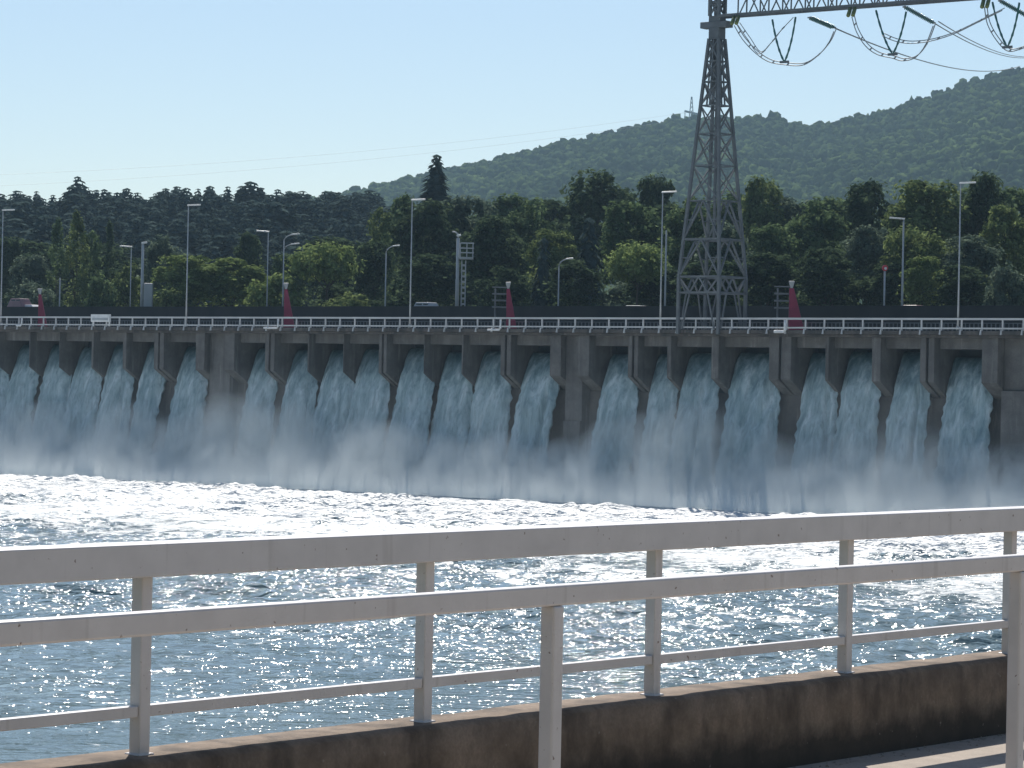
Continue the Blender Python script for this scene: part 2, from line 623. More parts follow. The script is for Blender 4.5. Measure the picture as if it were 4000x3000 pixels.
fo = noise(t, 1.0, 6, 0.74, coord='World', dist=0.6)
drift = noise(t, 0.11, 4, 0.6, coord='World', stretch=(1, 0.45, 1), dist=1.6)
fm = math_n(t, 'ADD', math_n(t, 'ADD', fo, near.outputs[0]), math_n(t, 'MULTIPLY', math_n(t, 'SUBTRACT', drift, 0.5), 0.75))
foam = ramp(t, fm, [(0.50, g(0)), (0.66, g(1))])
wc = ramp(t, noise(t, 0.05, 3, coord='World'), [(0.35, (0.115, 0.172, 0.185)), (0.65, (0.15, 0.21, 0.222))])
t.links.new(mixc(t, foam, wc, (0.72, 0.74, 0.73)), b.inputs['Base Color'])
rg = ramp(t, foam, [(0, g(0.07)), (1, g(0.6))])
t.links.new(rg, b.inputs['Roughness'])
b.inputs['IOR'].default_value = 1.33
# ripples: slope from finite differences of world-space noise, so they stay sharp at a distance
def vadd(a, off):
    n = t.nodes.new('ShaderNodeVectorMath')
    n.operation = 'ADD'
    t.links.new(a, n.inputs[0])
    n.inputs[1].default_value = off
    return n.outputs[0]
def nz(vec, scale, det):
    n = t.nodes.new('ShaderNodeTexNoise')
    n.inputs['Scale'].default_value = scale
    n.inputs['Detail'].default_value = det
    n.inputs['Roughness'].default_value = 0.6
    t.links.new(vec, n.inputs['Vector'])
    return n.outputs['Fac']
E = 0.04
P0 = geo.outputs['Position']
def hgt(off):
    v = vadd(P0, off)
    v2 = t.nodes.new('ShaderNodeVectorMath')
    v2.operation = 'MULTIPLY'
    v2.inputs[1].default_value = (0.45, 1, 1)
    t.links.new(v, v2.inputs[0])
    v = v2.outputs[0]
    return math_n(t, 'ADD', math_n(t, 'MULTIPLY', nz(v, 0.9, 2), RIP_A), math_n(t, 'MULTIPLY', nz(v, 4.0, 2), RIP_B))
RIP_A, RIP_B = 0.70, 0.25
h0 = hgt((0, 0, 0))
hx = hgt((E, 0, 0))
hy = hgt((0, E, 0))
ampn = t.nodes.new('ShaderNodeMapRange')
ampn.inputs[1].default_value, ampn.inputs[2].default_value = 20, 172
ampn.inputs[3].default_value, ampn.inputs[4].default_value = 1.5, 0.30
t.links.new(dq, ampn.inputs[0])
patch = noise(t, 0.045, 3, 0.6, coord='World', stretch=(1, 0.6, 1))
pt = t.nodes.new('ShaderNodeMapRange')
pt.inputs[1].default_value, pt.inputs[2].default_value = 0.36, 0.60
pt.inputs[3].default_value, pt.inputs[4].default_value = 0.40, 1.35
t.links.new(patch, pt.inputs[0])
am = math_n(t, 'DIVIDE', math_n(t, 'MULTIPLY', ampn.outputs[0], pt.outputs[0]), -E)
cb = t.nodes.new('ShaderNodeCombineXYZ')
t.links.new(math_n(t, 'MULTIPLY', math_n(t, 'SUBTRACT', hx, h0), am), cb.inputs[0])
t.links.new(math_n(t, 'MULTIPLY', math_n(t, 'SUBTRACT', hy, h0), am), cb.inputs[1])
av = t.nodes.new('ShaderNodeVectorMath')
av.operation = 'ADD'
t.links.new(geo.outputs['Normal'], av.inputs[0])
t.links.new(cb.outputs[0], av.inputs[1])
nm = t.nodes.new('ShaderNodeVectorMath')
nm.operation = 'NORMALIZE'
t.links.new(av.outputs[0], nm.inputs[0])
t.links.new(nm.outputs[0], b.inputs['Normal'])
M['water'] = mt
me = mesh_np('river_water', V, Fq, mt, True)
o = bpy.data.objects.new('river_water', me)
COL.objects.link(o)
struct(o)

# ------------------------------------------------------------------ dam
SL, SR = s_at(-420, 1300), s_at(4420, 1300)
root = empty('dam', dam(0, 0, -HC), 'long weathered grey concrete dam with a road deck, piers and open sluice bays', 'dam')
mb = MB()
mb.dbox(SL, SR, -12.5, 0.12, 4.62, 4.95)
mb.build('deck', M['dam_wet_shaded'], root, bevel=0.03)
mb = MB()
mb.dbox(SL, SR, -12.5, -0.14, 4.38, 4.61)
mb.build('deck_beam', M['dam_wet_shaded'], root, bevel=0.02)  # overhang shade painted into deck edge and beam through the darker concrete
# right edge of every opening (= left front edge of a pier) and left edge of the next one, in photo px
RIGHT = [-128, -8, 112, 230, 356, 478, 600, 763, 1034, 1200, 1339, 1478, 1656, 1802, 1954, 2147, 2452, 2605, 2778, 3003, 3223, 3405, 3593, 3834]
LEFT = [-190, -66, 52, 173, 288, 420, 548, 695, 970, 1126, 1261, 1397, 1564, 1710, 1863, 2049, 2354, 2545, 2673, 2859, 3141, 3288, 3490, 3699]
DOUBLE = {6, 8, 11, 14, 16, 19, 22}          # pier right of opening i is a pair
BLANK = {7, 15, 23}                          # solid wall right of opening i
QF, QW = -0.45, -2.5                         # pier front, spillway wall
ZL = 3.47
sides = []
for i in range(len(RIGHT)):
    y = 1430
    sl = s_at(LEFT[i], y, QW)                # side wall of the pier at the left, at its back
    sr = s_at(RIGHT[i], y, QF)               # front-left corner of the pier at the right
    sides.append((sl, sr))
def pier(s0, s1, mat=None):
    p = MB()
    prof = [(QF, 4.40), (QF, 0.70), (QW - .1, -0.6), (-9.0, -0.6), (-9.0, 4.40)]
    k = len(prof)
    for s in (s0, s1):
        for q, z in prof:
            p.v.append(tuple(dam(s, q, z)))
    p.f.append(tuple(range(k)))
    p.f.append(tuple(range(k, 2 * k))[::-1])
    for j in range(k):
        p.f.append((j, (j + 1) % k, k + (j + 1) % k, k + j))
    p.build('pier', M['dam'], root, bevel=0.05)
solid = []
for i in range(len(RIGHT) - 1):
    a, b_ = sides[i][1], sides[i + 1][0]
    if i in BLANK:
        pier(a, a + 1.25)
        pier(b_ - 1.35, b_)
        w = MB()
        w.dbox(a + 1.25, b_ - 1.35, -9.0, -1.25, -3.4, 4.40)
        w.dbox(a + 1.25, b_ - 1.35, -9.0, -1.0, -9.0 - HC, -3.4)
        w.build('wall_bay', M['dam'], root, bevel=0.04)
    elif i in DOUBLE:
        mid = (a + b_) / 2
        pier(a, mid - 0.12)
        pier(mid + 0.12, b_)
    else:
        pier(a, b_)
# right abutment block
a = sides[23][1]
pier(a, a + 1.5)
w = MB()
w.dbox(a + 1.5, SR, -9.0, -1.5, 0.1, 4.40)
w.dbox(a + 1.5, SR, -9.0, -1.1, -HC - 1.0, 0.1)
w.build('abutment', M['dam'], root, bevel=0.06)
# lintels, back wall and gates
for i, (sl, sr) in enumerate(sides):
    w = MB()
    w.dbox(sl, sr, -4.6, -1.35, ZL, 4.40)
    w.build('lintel', M['lintel'], root, bevel=0.03)
    w = MB()
    w.dbox(sl, sr, -4.75, -4.6, -0.6, ZL)
    w.build('sluice_gate', M['gate'], root)
w = MB()
s_left = SL
w.v = []
def wallpiece(s0, s1):
    w.hexa([dam(s0, QW + 0.7, -HC - 1), dam(s1, QW + 0.7, -HC - 1), dam(s1, -9, -HC - 1), dam(s0, -9, -HC - 1),
            dam(s0, QW, -0.6), dam(s1, QW, -0.6), dam(s1, -9, -0.6), dam(s0, -9, -0.6)])
edges = [SL]
for i in sorted(BLANK):
    edges.append(sides[i][1] + 1.25)
    edges.append((sides[i + 1][0] - 1.35) if i + 1 < len(sides) else None)
segs = []
st = SL
for i in sorted(BLANK):
    segs.append((st, sides[i][1] + (1.25 if i != 23 else 1.5)))
    st = sides[i + 1][0] - 1.35 if i + 1 < len(sides) else None
for s0, s1 in segs:
    wallpiece(s0, s1)
w.build('spillway_wall', M['dam_wet_shaded'], root)

# dam railing
rl = empty('dam_railing', dam(0, -0.05, 4.95), 'pale grey railing of posts and two rails along the dam top', 'railing')
w = MB(); w.dbox(SL, SR, -0.11, 0.03, 5.84, 6.01); w.build('top_rail', M['railpaint'], rl)
w = MB(); w.dbox(SL, SR, -0.09, 0.01, 5.09, 5.22); w.build('bottom_rail', M['railpaint'], rl)
s0 = s_at(3445, 1270)
s1 = s_at(3997, 1270)
PITCH_S = (s1 - s0) / 7.0
k0, k1 = math.ceil((SL - s0) / PITCH_S), math.floor((SR - s0) / PITCH_S)
pm = None
for k in range(k0, k1 + 1):
    s = s0 + k * PITCH_S
    if pm is None:
        w = MB()
        w.dbox(s - 0.055, s + 0.055, -0.10, 0.02, 4.95, 5.835)
        w.hexa([dam(s - 0.06, 0.30, 4.62), dam(s + 0.06, 0.30, 4.62), dam(s + 0.06, 0.125, 4.62), dam(s - 0.06, 0.125, 4.62),
                dam(s - 0.05, 0.2, 5.05), dam(s + 0.05, 0.2, 5.05), dam(s + 0.05, 0.125, 5.05), dam(s - 0.05, 0.125, 5.05)])
        pm = w.build('post', M['railpaint'], rl)
        ps = s
    else:
        c = pm.copy()
        COL.objects.link(c)
        c.parent = rl
        c.location = pm.location + U * (s - ps)
# white panel on the railing
w = MB()
a, b_ = s_at(360, 1250, 0.1), s_at(432, 1250, 0.1)
sp = empty('railing_sign', dam((a + b_) / 2, 0.08, 5.2), 'pale boxy panel hung on the dam railing at the left', 'panel')
w.dbox(a, b_, 0.04, 0.30, 5.45, 6.22); w.build('panel', M['white'], sp, bevel=0.02)
w = MB(); w.dbox(a + .25, b_ - .2, 0.30, 0.33, 5.62, 5.86); w.build('inset', M['pole'], sp)
w = MB(); w.dbox(a + .1, a + .25, 0.04, .14, 5.0, 5.45); w.dbox(b_ - .25, b_ - .1, 0.04, .14, 5.0, 5.45); w.build('bracket', M['white'], sp)
# L-shaped drain pipes under the rail
for px0, px1, py, lab in ((68, 88, 1272, 'short white elbow pipe poking out under the dam railing near the left edge'),
                          (1034, 1089, 1282, 'white horizontal drain pipe under the railing right of the second red post'),
                          (1908, 1958, 1289, 'white elbow drain pipe on the dam edge below the third red post'),
                          (3028, 3070, 1296, 'thick white elbow drain pipe on the dam edge just left of the fourth red post')):
    a, b_ = s_at(px0, py, .3), s_at(px1, py, .3)
    z = (hor(px1) - py) * dam((a + b_) / 2, .3).y / F
    r_ = 0.13 if px0 > 3000 else 0.09
    w = MB()
    w.tube([dam(a, .42, z), dam(b_ - .15, .42, z), dam(b_, .42, z + .15), dam(b_, .42, 5.80)], r_, 10)
    o = w.build('drain_pipe', M['white'], loc=dam(b_, .42, z), smooth=True)
    tag(o, lab, 'pipe', 'drain pipes along the dam railing')

# road furniture on the deck: upstream parapet and picket barrier
w = MB(); w.dbox(SL, SR, -12.4, -12.0, 4.95, 7.42)
tag(w.build('parapet_wall', M['wall'], loc=dam(0, -12.2, 4.95)), 'dark upstream parapet wall running along the road behind the dam railing', 'wall')
br = empty('road_barrier', dam(0, -6, 4.95), 'dull picket barrier along the road seen through the dam railing', 'barrier')
w = MB(); w.dbox(SL, SR, -6.03, -5.97, 5.70, 5.78); w.build('barrier_rail', M['pylon'], br)
w = MB()
s = SL
while s < SR:
    w.dbox(s - .05, s + .05, -6.03, -5.97, 4.95, 5.70)
    s += 0.42
w.build('pickets', M['pylon'], br)

# water jets
jm, t, b = nodes('falling_white_water')
st = noise(t, 1.1, 5, 0.62, coord='World', stretch=(1, 1, 0.11), dist=0.35)
st2 = noise(t, 3.4, 4, 0.62, coord='World', stretch=(1, 1, 0.13), dist=0.3)
c = ramp(t, st, [(0.30, (0.18, 0.275, 0.295)), (0.52, (0.37, 0.48, 0.50)), (0.72, (0.62, 0.70, 0.71))])
c = mixc(t, ramp(t, st2, [(0.36, g(0.4)), (0.52, g(0))]), c, (0.11, 0.165, 0.19))
# bay shade painted into the jet tops, fading as the water breaks up white
gp = t.nodes.new('ShaderNodeNewGeometry')
gx = t.nodes.new('ShaderNodeSeparateXYZ')
t.links.new(gp.outputs['Position'], gx.inputs[0])
bay_shade = t.nodes.new('ShaderNodeMapRange')
bay_shade.inputs[1].default_value, bay_shade.inputs[2].default_value = HC + 3.3, HC - 1.2
bay_shade.inputs[3].default_value, bay_shade.inputs[4].default_value = -0.45, 0.85
t.links.new(gx.outputs[2], bay_shade.inputs[0])
am_ = math_n(t, 'ADD', bay_shade.outputs[0], math_n(t, 'MULTIPLY', st, 0.9), clamp=True)
c = mixc(t, am_, (0.035, 0.075, 0.085), c)
t.links.new(c, b.inputs['Base Color'])
b.inputs['Roughness'].default_value = 0.6
b.inputs['IOR'].default_value = 1.33
b.inputs['Specular IOR Level'].default_value = 0.25
bump(t, b, math_n(t, 'ADD', st, math_n(t, 'MULTIPLY', st2, 0.4)), 0.6, 0.16)
JETLAB = None
def ordinal(n):
    return ['first', 'second', 'third', 'fourth', 'fifth', 'sixth', 'seventh', 'eighth', 'ninth', 'tenth'][n - 1]
def jet_label(i):
    if i <= 1:
        return 'water jet pouring from the sluice bay cut by the left edge of the photo'
    if i <= 7:
        return 'bluish white water jet, %s to the left of the left solid concrete bay' % ordinal(8 - i)
    if i <= 11:
        return 'bluish white water jet, %s to the right of the left solid concrete bay' % ordinal(i - 7)
    if i <= 15:
        return 'bluish white water jet, %s to the left of the solid bay in mid dam' % ordinal(16 - i)
    if i <= 18:
        return 'bluish white water jet, %s to the right of the solid bay in mid dam' % ordinal(i - 15)
    if i == 19:
        return 'widest bluish white water jet on the dam, below and right of the pylon'
    return 'bluish white water jet, %s to the left of the right abutment wall' % ordinal(24 - i)
for i, (sl, sr) in enumerate(sides):
    if i == 0:
        continue
    nu, nw = 26, 64
    js = random.Random(100 + i)
    off = js.uniform(0, 50)
    js_l = js.uniform(-.18, .34)
    js_r = js.uniform(.08, .50)
    zs_ = js.uniform(2.75, 3.25)
    rip = js.uniform(.6, 1.6)
    cut = js.uniform(.55, .8) if i in (5, 9, 15, 18, 20, 22) else None
    a_f = 1.22 + js.uniform(-.08, .12)
    P = []
    for layer in (0, 1):
        for j in range(nw + 1):
            tt = j / nw
            drop = 14.2 * tt ** 1.15
            z = zs_ - drop
            q = -4.2 + (a_f + .05) * math.sqrt(drop + 0.1) + (0.7 if layer == 0 else 0) * (0.3 + .7 * tt)
            sp_ = max(0.0, drop - 3.1)
            left = sl + 0.30 + .04 * sp_ ** .7 + js_l
            right = sr - 0.05 + js_r * sp_ ** 0.5
            if sp_ <= 0:
                left, right = sl + .30 + js_l, sr - .04
            for k in range(nu + 1):
                uu = k / nu
                s = left + (right - left) * uu
                ed = abs(uu * 2 - 1)
                nzv = mnoise.noise(Vector((s * 0.9 + off, z * 0.30, i * 7.0)))
                nz2 = mnoise.noise(Vector((s * 2.6 + off, z * 1.1, i * 3.0)))
                amp = min(1, drop / 3.0)
                if layer == 0:
                    qq = q + amp * rip * (0.30 * nzv + 0.10 * nz2) - 0.55 * ed ** 4 * min(1, drop / 2)
                else:
                    qq = q - 0.1
                if cut and layer == 0 and drop > 2.5:      # a fin of water splits off behind the pier nose
                    qq -= .75 * min(1, (drop - 2.5) / 2) * math.exp(-((uu - cut - .03 * nzv) / .045) ** 2)
                jag = amp * 0.30 * mnoise.noise(Vector((z * 1.7, i * 5.0 + (0 if uu < .5 else 9), off)))
                s2 = s + jag * ed ** 3 if sp_ > 0 else s
                P.append(tuple(dam(s2, qq, z + 0.0)))
    w = MB()
    w.v = P
    n1 = (nu + 1) * (nw + 1)
    row = nu + 1
    for j in range(nw):
        for k in range(nu):
            a = j * row + k
            w.f.append((a, a + 1, a + 1 + row, a + row))
            w.f.append((n1 + a, n1 + a + row, n1 + a + 1 + row, n1 + a + 1))
        for k in (0, nu):
            a = j * row + k
            w.f.append((a, a + row, n1 + a + row, n1 + a))
    for j in (0, nw):
        for k in range(nu):
            a = j * row + k
            w.f.append((a, a + 1, n1 + a + 1, n1 + a))
    o = w.build('water_jet', jm, loc=dam((sl + sr) / 2, 0, -HC), smooth=True)
    tag(o, jet_label(i), 'water jet', 'water jets pouring through the dam')

# mist rising along the dam foot
mm = bpy.data.materials.new('spray_mist')
mm.use_nodes = True
t = mm.node_tree
t.nodes.remove(t.nodes['Principled BSDF'])
pv = t.nodes.new('ShaderNodeVolumePrincipled')
pv.inputs['Color'].default_value = (0.95, 0.99, 0.97, 1)
pv.inputs['Anisotropy'].default_value = 0.0
t.links.new(pv.outputs[0], t.nodes['Material Output'].inputs['Volume'])
tc = t.nodes.new('ShaderNodeTexCoord')
sx = t.nodes.new('ShaderNodeSeparateXYZ')
t.links.new(tc.outputs['Object'], sx.inputs[0])
big = noise(t, 0.075, 2, 0.5, stretch=(1, 1, 0.5))
fin = noise(t, 0.30, 6, 0.70, stretch=(1, 1, 0.55), dist=1.2)
# object z = height above the river, object y = distance downstream
top = math_n(t, 'MINIMUM', math_n(t, 'ADD', math_n(t, 'MULTIPLY', big, 13.0), 0.2), 9.0)
slope = t.nodes.new('ShaderNodeMapRange')
slope.inputs[1].default_value, slope.inputs[2].default_value = 3.5, 11.2
slope.inputs[3].default_value, slope.inputs[4].default_value = 1.0, 0.12
t.links.new(sx.outputs[1], slope.inputs[0])
top = math_n(t, 'MULTIPLY', top, slope.outputs[0])
col = math_n(t, 'SUBTRACT', 1.0, math_n(t, 'DIVIDE', sx.outputs[2], top), clamp=True)
det = math_n(t, 'SUBTRACT', math_n(t, 'MULTIPLY', fin, 5.5), 2.25, clamp=True)
low = t.nodes.new('ShaderNodeMapRange')
low.inputs[1].default_value, low.inputs[2].default_value = 3.0, 0.3
low.inputs[3].default_value, low.inputs[4].default_value = 0.0, 0.40
t.links.new(sx.outputs[2], low.inputs[0])
det = math_n(t, 'ADD', det, low.outputs[0])
veil = math_n(t, 'MULTIPLY', math_n(t, 'SUBTRACT', 1.0, math_n(t, 'DIVIDE', sx.outputs[2], 11.5), clamp=True),
              math_n(t, 'SUBTRACT', math_n(t, 'MULTIPLY', big, 0.14), 0.05, clamp=True))
dn = math_n(t, 'ADD', math_n(t, 'MULTIPLY', math_n(t, 'MULTIPLY', col, det), 1.25), math_n(t, 'MULTIPLY', veil, slope.outputs[0]))
t.links.new(dn, pv.inputs['Density'])
w = MB()
w.box(SL + 1, SR - 1, -1.2, 11.2, 0.15, 12)
o = w.build('mist', mm)
mat4 = Matrix.Identity(4)
for i in range(3):
    mat4[i][0], mat4[i][1] = U[i], N[i]
mat4.translation = (D0.x, D0.y, 0)
o.matrix_world = mat4
# (U, N) is left handed with +z up, so flip normals are irrelevant to the volume
struct(o, 'stuff', 'grey white spray mist rising along the foot of the dam')

# ------------------------------------------------------------------ lamps and poles
def lamp_post(px, ytop, q, side, label, kind='flat', base_z=4.95, r=0.09, group='lamp posts along the dam'):
    p = hit(px, 1225, dam(0, q), N)
    s = (p - D0).dot(U)
    base = dam(s, q, base_z)
    h = HC + (hor(px) - ytop) * base.y / F - base.z
    rt = empty('street_lamp', base, label, 'lamp post', group)
    w = MB()
    w.tube([base, base + Vector((0, 0, h * .35)), base + Vector((0, 0, h))], r, 10, r1=r * .55)
    w.tube([base, base + Vector((0, 0, .35))], r * 1.9, 10)
    w.build('pole', M['pole'], rt, smooth=True)
    top = base + Vector((0, 0, h))
    hd = Vector((side, 0, 0))
    if kind == 'flat':
        w = MB()
        w.bar(top + Vector((0, 0, .02)) - hd * .1, top + hd * 1.25 + Vector((0, 0, .10)), .30, .13)
        w.build('lamp_head', M['lamp'], rt, bevel=0.03)
    elif kind == 'arm':
        w = MB()
        pts = [top + Vector((0, 0, -.05))]
        for k in range(1, 7):
            a = k / 6 * 1.25
            pts.append(top + hd * (1.1 * (1 - math.cos(a))) + Vector((0, 0, .75 * math.sin(a))))
        w.tube(pts, r * .6, 8)
        w.build('arm', M['pole'], rt, smooth=True)
        w = MB()
        e = pts[-1]
        w.bar(e - hd * .1, e + hd * .62 + Vector((0, 0, .08)), .26, .13)
        w.build('lamp_head', M['lamp'], rt, bevel=0.03)
    elif kind == 'double':
        for dz in (0.0, -1.0):
            w = MB()
            pts = [top + Vector((0, 0, dz - .1))]
            for k in range(1, 7):
                a = k / 6 * 1.2
                pts.append(top + hd * (1.2 * (1 - math.cos(a)) + .1) + Vector((0, 0, dz + .55 * math.sin(a))))
            w.tube(pts, r * .55, 8)
            w.build('arm', M['pole'], rt, smooth=True)
            w = MB()
            e = pts[-1]
            w.bar(e - hd * .1, e + hd * .75 + Vector((0, 0, .1)), .26, .14)
            w.build('lamp_head', M['lamp'], rt, bevel=0.03)
    return rt

lamp_post(4, 822, -0.3, 1, 'tall grey lamp post at the left edge of the photo, on the dam railing')
lamp_post(728, 803, -0.3, 1, 'tall grey lamp post with flat white head in front of the light green trees')
lamp_post(1602, 782, -0.3, 1, 'tall grey lamp post left of the ladder mast, flat white head over dark trees')
lamp_post(2580, 752, -0.3, 1, 'tall grey lamp post with flat white head close to the left of the pylon')
lamp_post(3743, 716, -0.3, 1, 'tallest grey lamp post, right of the pylon with a bright flat head')
G2 = 'lamps standing behind the parapet wall'
lamp_post(1504, 988, -13.2, 1, 'short lamp with curved arm just left of a tall lamp post, behind the parapet', 'arm', 5.0, .10, G2)
lamp_post(2180, 1040, -13.2, 1, 'shortest curved arm lamp, between the third red post and the pylon', 'arm', 5.0, .10, G2)
lamp_post(1104, 935, -13.5, 1, 'lamp with two curved arms above the light green trees', 'double', 5.0, .10, G2)
lamp_post(1042, 906, -14.5, -1, 'plain straight lamp just left of the double arm lamp', 'flat', 5.0, .08, G2)
lamp_post(508, 965, -14.0, -1, 'short straight lamp beside the grey mast near the left poplars', 'flat', 5.0, .08, G2)
lamp_post(3523, 856, -13.2, -1, 'straight lamp right of the red roundel pole among the right trees', 'flat', 5.0, .13, G2)
lamp_post(2597, 900, -13.0, -1, 'thin grey pole close behind the tall lamp left of the pylon', 'none', 5.0, .12, G2)
lamp_post(232, 1085, -13.0, -1, 'thin pale pole in front of the poplars at far left', 'none', 5.0, .11, G2)

# grey mast with cabinet at the left
def s_p(px, q, y=1225):
    return s_at(px, y, q)
b0 = dam(s_p(553, -13.4), -13.4, 5.0)
rt = empty('cabinet_mast', b0, 'grey mast with a small lamp on top and a tall pale cabinet at its foot', 'mast')
h = HC + (hor(553) - 952) * b0.y / F - b0.z
w = MB(); w.tube([b0, b0 + Vector((0, 0, h))], .20, 12, r1=.13); w.build('pole', M['pole'], rt, smooth=True)
w = MB(); w.bar(b0 + Vector((-.15, 0, h + .05)), b0 + Vector((.45, 0, h + .16)), .3, .22); w.build('lamp_head', M['lamp'], rt, bevel=.04)
w = MB(); w.box(b0.x + .25, b0.x + 1.15, b0.y - .5, b0.y + .5, b0.z, b0.z + 5.0); w.build('cabinet', M['pole'], rt, bevel=.05)
# mast with ladder and platform
b0 = dam(s_p(1784, -13.4), -13.4, 5.0)
rt = empty('ladder_mast', b0, 'thick grey mast with a caged ladder and a small railed platform', 'mast')
h = HC + (hor(1784) - 930) * b0.y / F - b0.z
w = MB(); w.tube([b0, b0 + Vector((0, 0, h * .55)), b0 + Vector((0, 0, h * .56)), b0 + Vector((0, 0, h))], .2, 12, r1=.15)
w.build('pole', M['pole'], rt, smooth=True)
w = MB()
w.tube([b0 + Vector((0, 0, h)), b0 + Vector((.05, 0, h + .35)), b0 + Vector((-.3, 0, h + .6)), b0 + Vector((-.6, 0, h + .62))], .07, 8)
w.build('arm', M['pole'], rt, smooth=True)
w = MB(); w.bar(b0 + Vector((-.15, 0, h + .25)), b0 + Vector((.28, 0, h + .3)), .22, .2); w.build('camera', M['lamp'], rt, bevel=.03)
w = MB()
for dx in (.42, .80):
    w.bar(b0 + Vector((dx, -.1, 0)), b0 + Vector((dx, -.1, h - 2.2)), .09)
z = .4
while z < h - 2.3:
    w.bar(b0 + Vector((.42, -.1, z)), b0 + Vector((.80, -.1, z)), .05)
    w.bar(b0 + Vector((.80, -.1, z)), b0 + Vector((.80, .45, z + .1)), .07, .2)
    w.bar(b0 + Vector((.42, .45, z + .1)), b0 + Vector((.80, .45, z + .1)), .07, .2)
    z += .55
w.build('ladder', M['pole'], rt)
w = MB(); w.box(b0.x + .18, b0.x + 1.55, b0.y - .5, b0.y + .6, b0.z + h - 2.1, b0.z + h - 1.88); w.build('platform', M['pole'], rt)
w = MB()
for dx in (.25, .9, 1.5):
    w.bar(b0 + Vector((dx, -.45, h - 1.88)), b0 + Vector((dx, -.45, h - .5)), .07)
for zz in (-.5, -1.0, -1.45):
    w.bar(b0 + Vector((.25, -.45, h + zz)), b0 + Vector((1.6, -.45, h + zz)), .07, .12)
w.build('guard_rail', M['pole'], rt)

# red roundel on a thin pole
b0 = dam(s_p(3453, -13.2), -13.2, 5.0)
h = HC + (hor(3453) - 1047) * b0.y / F - b0.z
rt = empty('signal_pole', b0, 'thin grey pole topped by a round red signal with a white centre', 'signal')
w = MB(); w.tube([b0, b0 + Vector((0, 0, h))], .085, 10); w.build('pole', M['pole'], rt, smooth=True)
w = MB()
cpt = b0 + Vector((0, -.12, h))
w.tube([cpt + Vector((0, .1, 0)), cpt + Vector((0, -.02, 0))], .27, 20); w.build('disc', M['redsign'], rt)
w = MB(); w.tube([cpt + Vector((.05, -.02, -.04)), cpt + Vector((.05, -.10, -.04))], .12, 14); w.build('light', M['white'], rt)

# red tapered posts with grey caps and slats
for px, wide, top, lab, slats in ((165, .75, 1150, 'dark red tapered post beside the parked cars near the left edge', 0),
                                  (1128, .85, 1130, 'dark red post standing before the light green trees', 0),
                                  (1996, .80, 1128, 'dark red tapered post with grey slats, right of the ladder mast', 1),
                                  (3108, 1.05, 1126, 'brightest dark red tapered post, right of the pylon foot', 1)):
    q = -4.5
    b0 = dam(s_p(px, q), q, 4.95)
    h = HC + (hor(px) - top) * b0.y / F - b0.z
    rt = empty('red_post', b0, lab, 'post', 'dark red posts along the dam road')
    w = MB()
    hw = wide * .75
    shift = -.25
    w.hexa([b0 + Vector((-hw * .75, -.3, 0)), b0 + Vector((hw, -.3, 0)), b0 + Vector((hw, .3, 0)), b0 + Vector((-hw * .75, .3, 0)),
            b0 + Vector((-hw * .75, -.12, h)), b0 + Vector((-hw * .25, -.12, h)), b0 + Vector((-hw * .25, .12, h)), b0 + Vector((-hw * .75, .12, h))])
    w.build('post_body', M['red'], rt, bevel=.04)
    w = MB()
    cx_ = -hw * .5
    w.hexa([b0 + Vector((cx_ - .1, -.1, h)), b0 + Vector((cx_ + .1, -.1, h)), b0 + Vector((cx_ + .1, .1, h)), b0 + Vector((cx_ - .1, .1, h)),
            b0 + Vector((cx_ - .26, -.2, h + .62)), b0 + Vector((cx_ + .26, -.2, h + .62)), b0 + Vector((cx_ + .26, .2, h + .62)), b0 + Vector((cx_ - .26, .2, h + .62))])
    w.build('cap', M['pole'], rt, bevel=.03)
    if slats:
        w = MB()
        for k in range(4):
            zz = h + .12 - k * .62
            w.bar(b0 + Vector((cx_ - 1.5, 0, zz)), b0 + Vector((cx_, 0, zz)), .12, .11 if k == 0 else .16)
        w.bar(b0 + Vector((cx_ - 1.2, .08, 0)), b0 + Vector((cx_ - 1.2, .08, h)), .12)
        w.build('slats', M['pylon'], rt)

# vehicles on the road behind the wall
def car(px, q, z, label, body, L=4.2, van=False):
    c = dam(s_p(px, q), q, z)
    rt = empty('parked_car', c, label, 'car', 'vehicles behind the parapet wall')
    H = 1.95 if van else 1.45
    hl = L / 2
    prof = [(-hl, .35), (hl, .35), (hl, .78), (hl * .55, .92), (hl * .22, H), (-hl * .62, H), (-hl * .92, .95), (-hl, .85)]
    w = MB()
    k = len(prof)
    for y in (-.85, .85):
        for x, zz in prof:
            ins = .16 if zz > 1.0 else 0
            w.v.append(tuple(c + U * x - N * (y * (1 - ins)) + Vector((0, 0, zz))))
    w.f.append(tuple(range(k))); w.f.append(tuple(range(k, 2 * k))[::-1])
    for j in range(k):
        w.f.append((j, (j + 1) % k, k + (j + 1) % k, k + j))
    w.build('body', body, rt, bevel=.06)
    w = MB()
    for x0, x1 in ((-hl * .60, -hl * .18), (-hl * .12, hl * .24)):
        w.hexa([c + U * x0 + N * .80 + Vector((0, 0, .98)), c + U * (x1 + .2) + N * .80 + Vector((0, 0, .98)), c + U * (x1 + .2) + N * .70 + Vector((0, 0, .98)), c + U * x0 + N * .70 + Vector((0, 0, .98)),
                c + U * (x0 + .08) + N * .74 + Vector((0, 0, H - .13)), c + U * x1 + N * .74 + Vector((0, 0, H - .13)), c + U * x1 + N * .6 + Vector((0, 0, H - .13)), c + U * (x0 + .08) + N * .6 + Vector((0, 0, H - .13))])
    w.build('window', M['glass'], rt)
    for sx_ in (-.62, .62):
        for sy in (-1, 1):
            w = MB()
            p = c + U * (hl * sx_) + N * (.80 * sy) + Vector((0, 0, .33))
            w.tube([p - N * .12, p + N * .12], .33, 14)
            w.build('wheel', M['tyre'], rt)
car(85, -15.6, 6.5, 'faded reddish van parked behind the wall at the far left', M['carred'], 3.6, True)
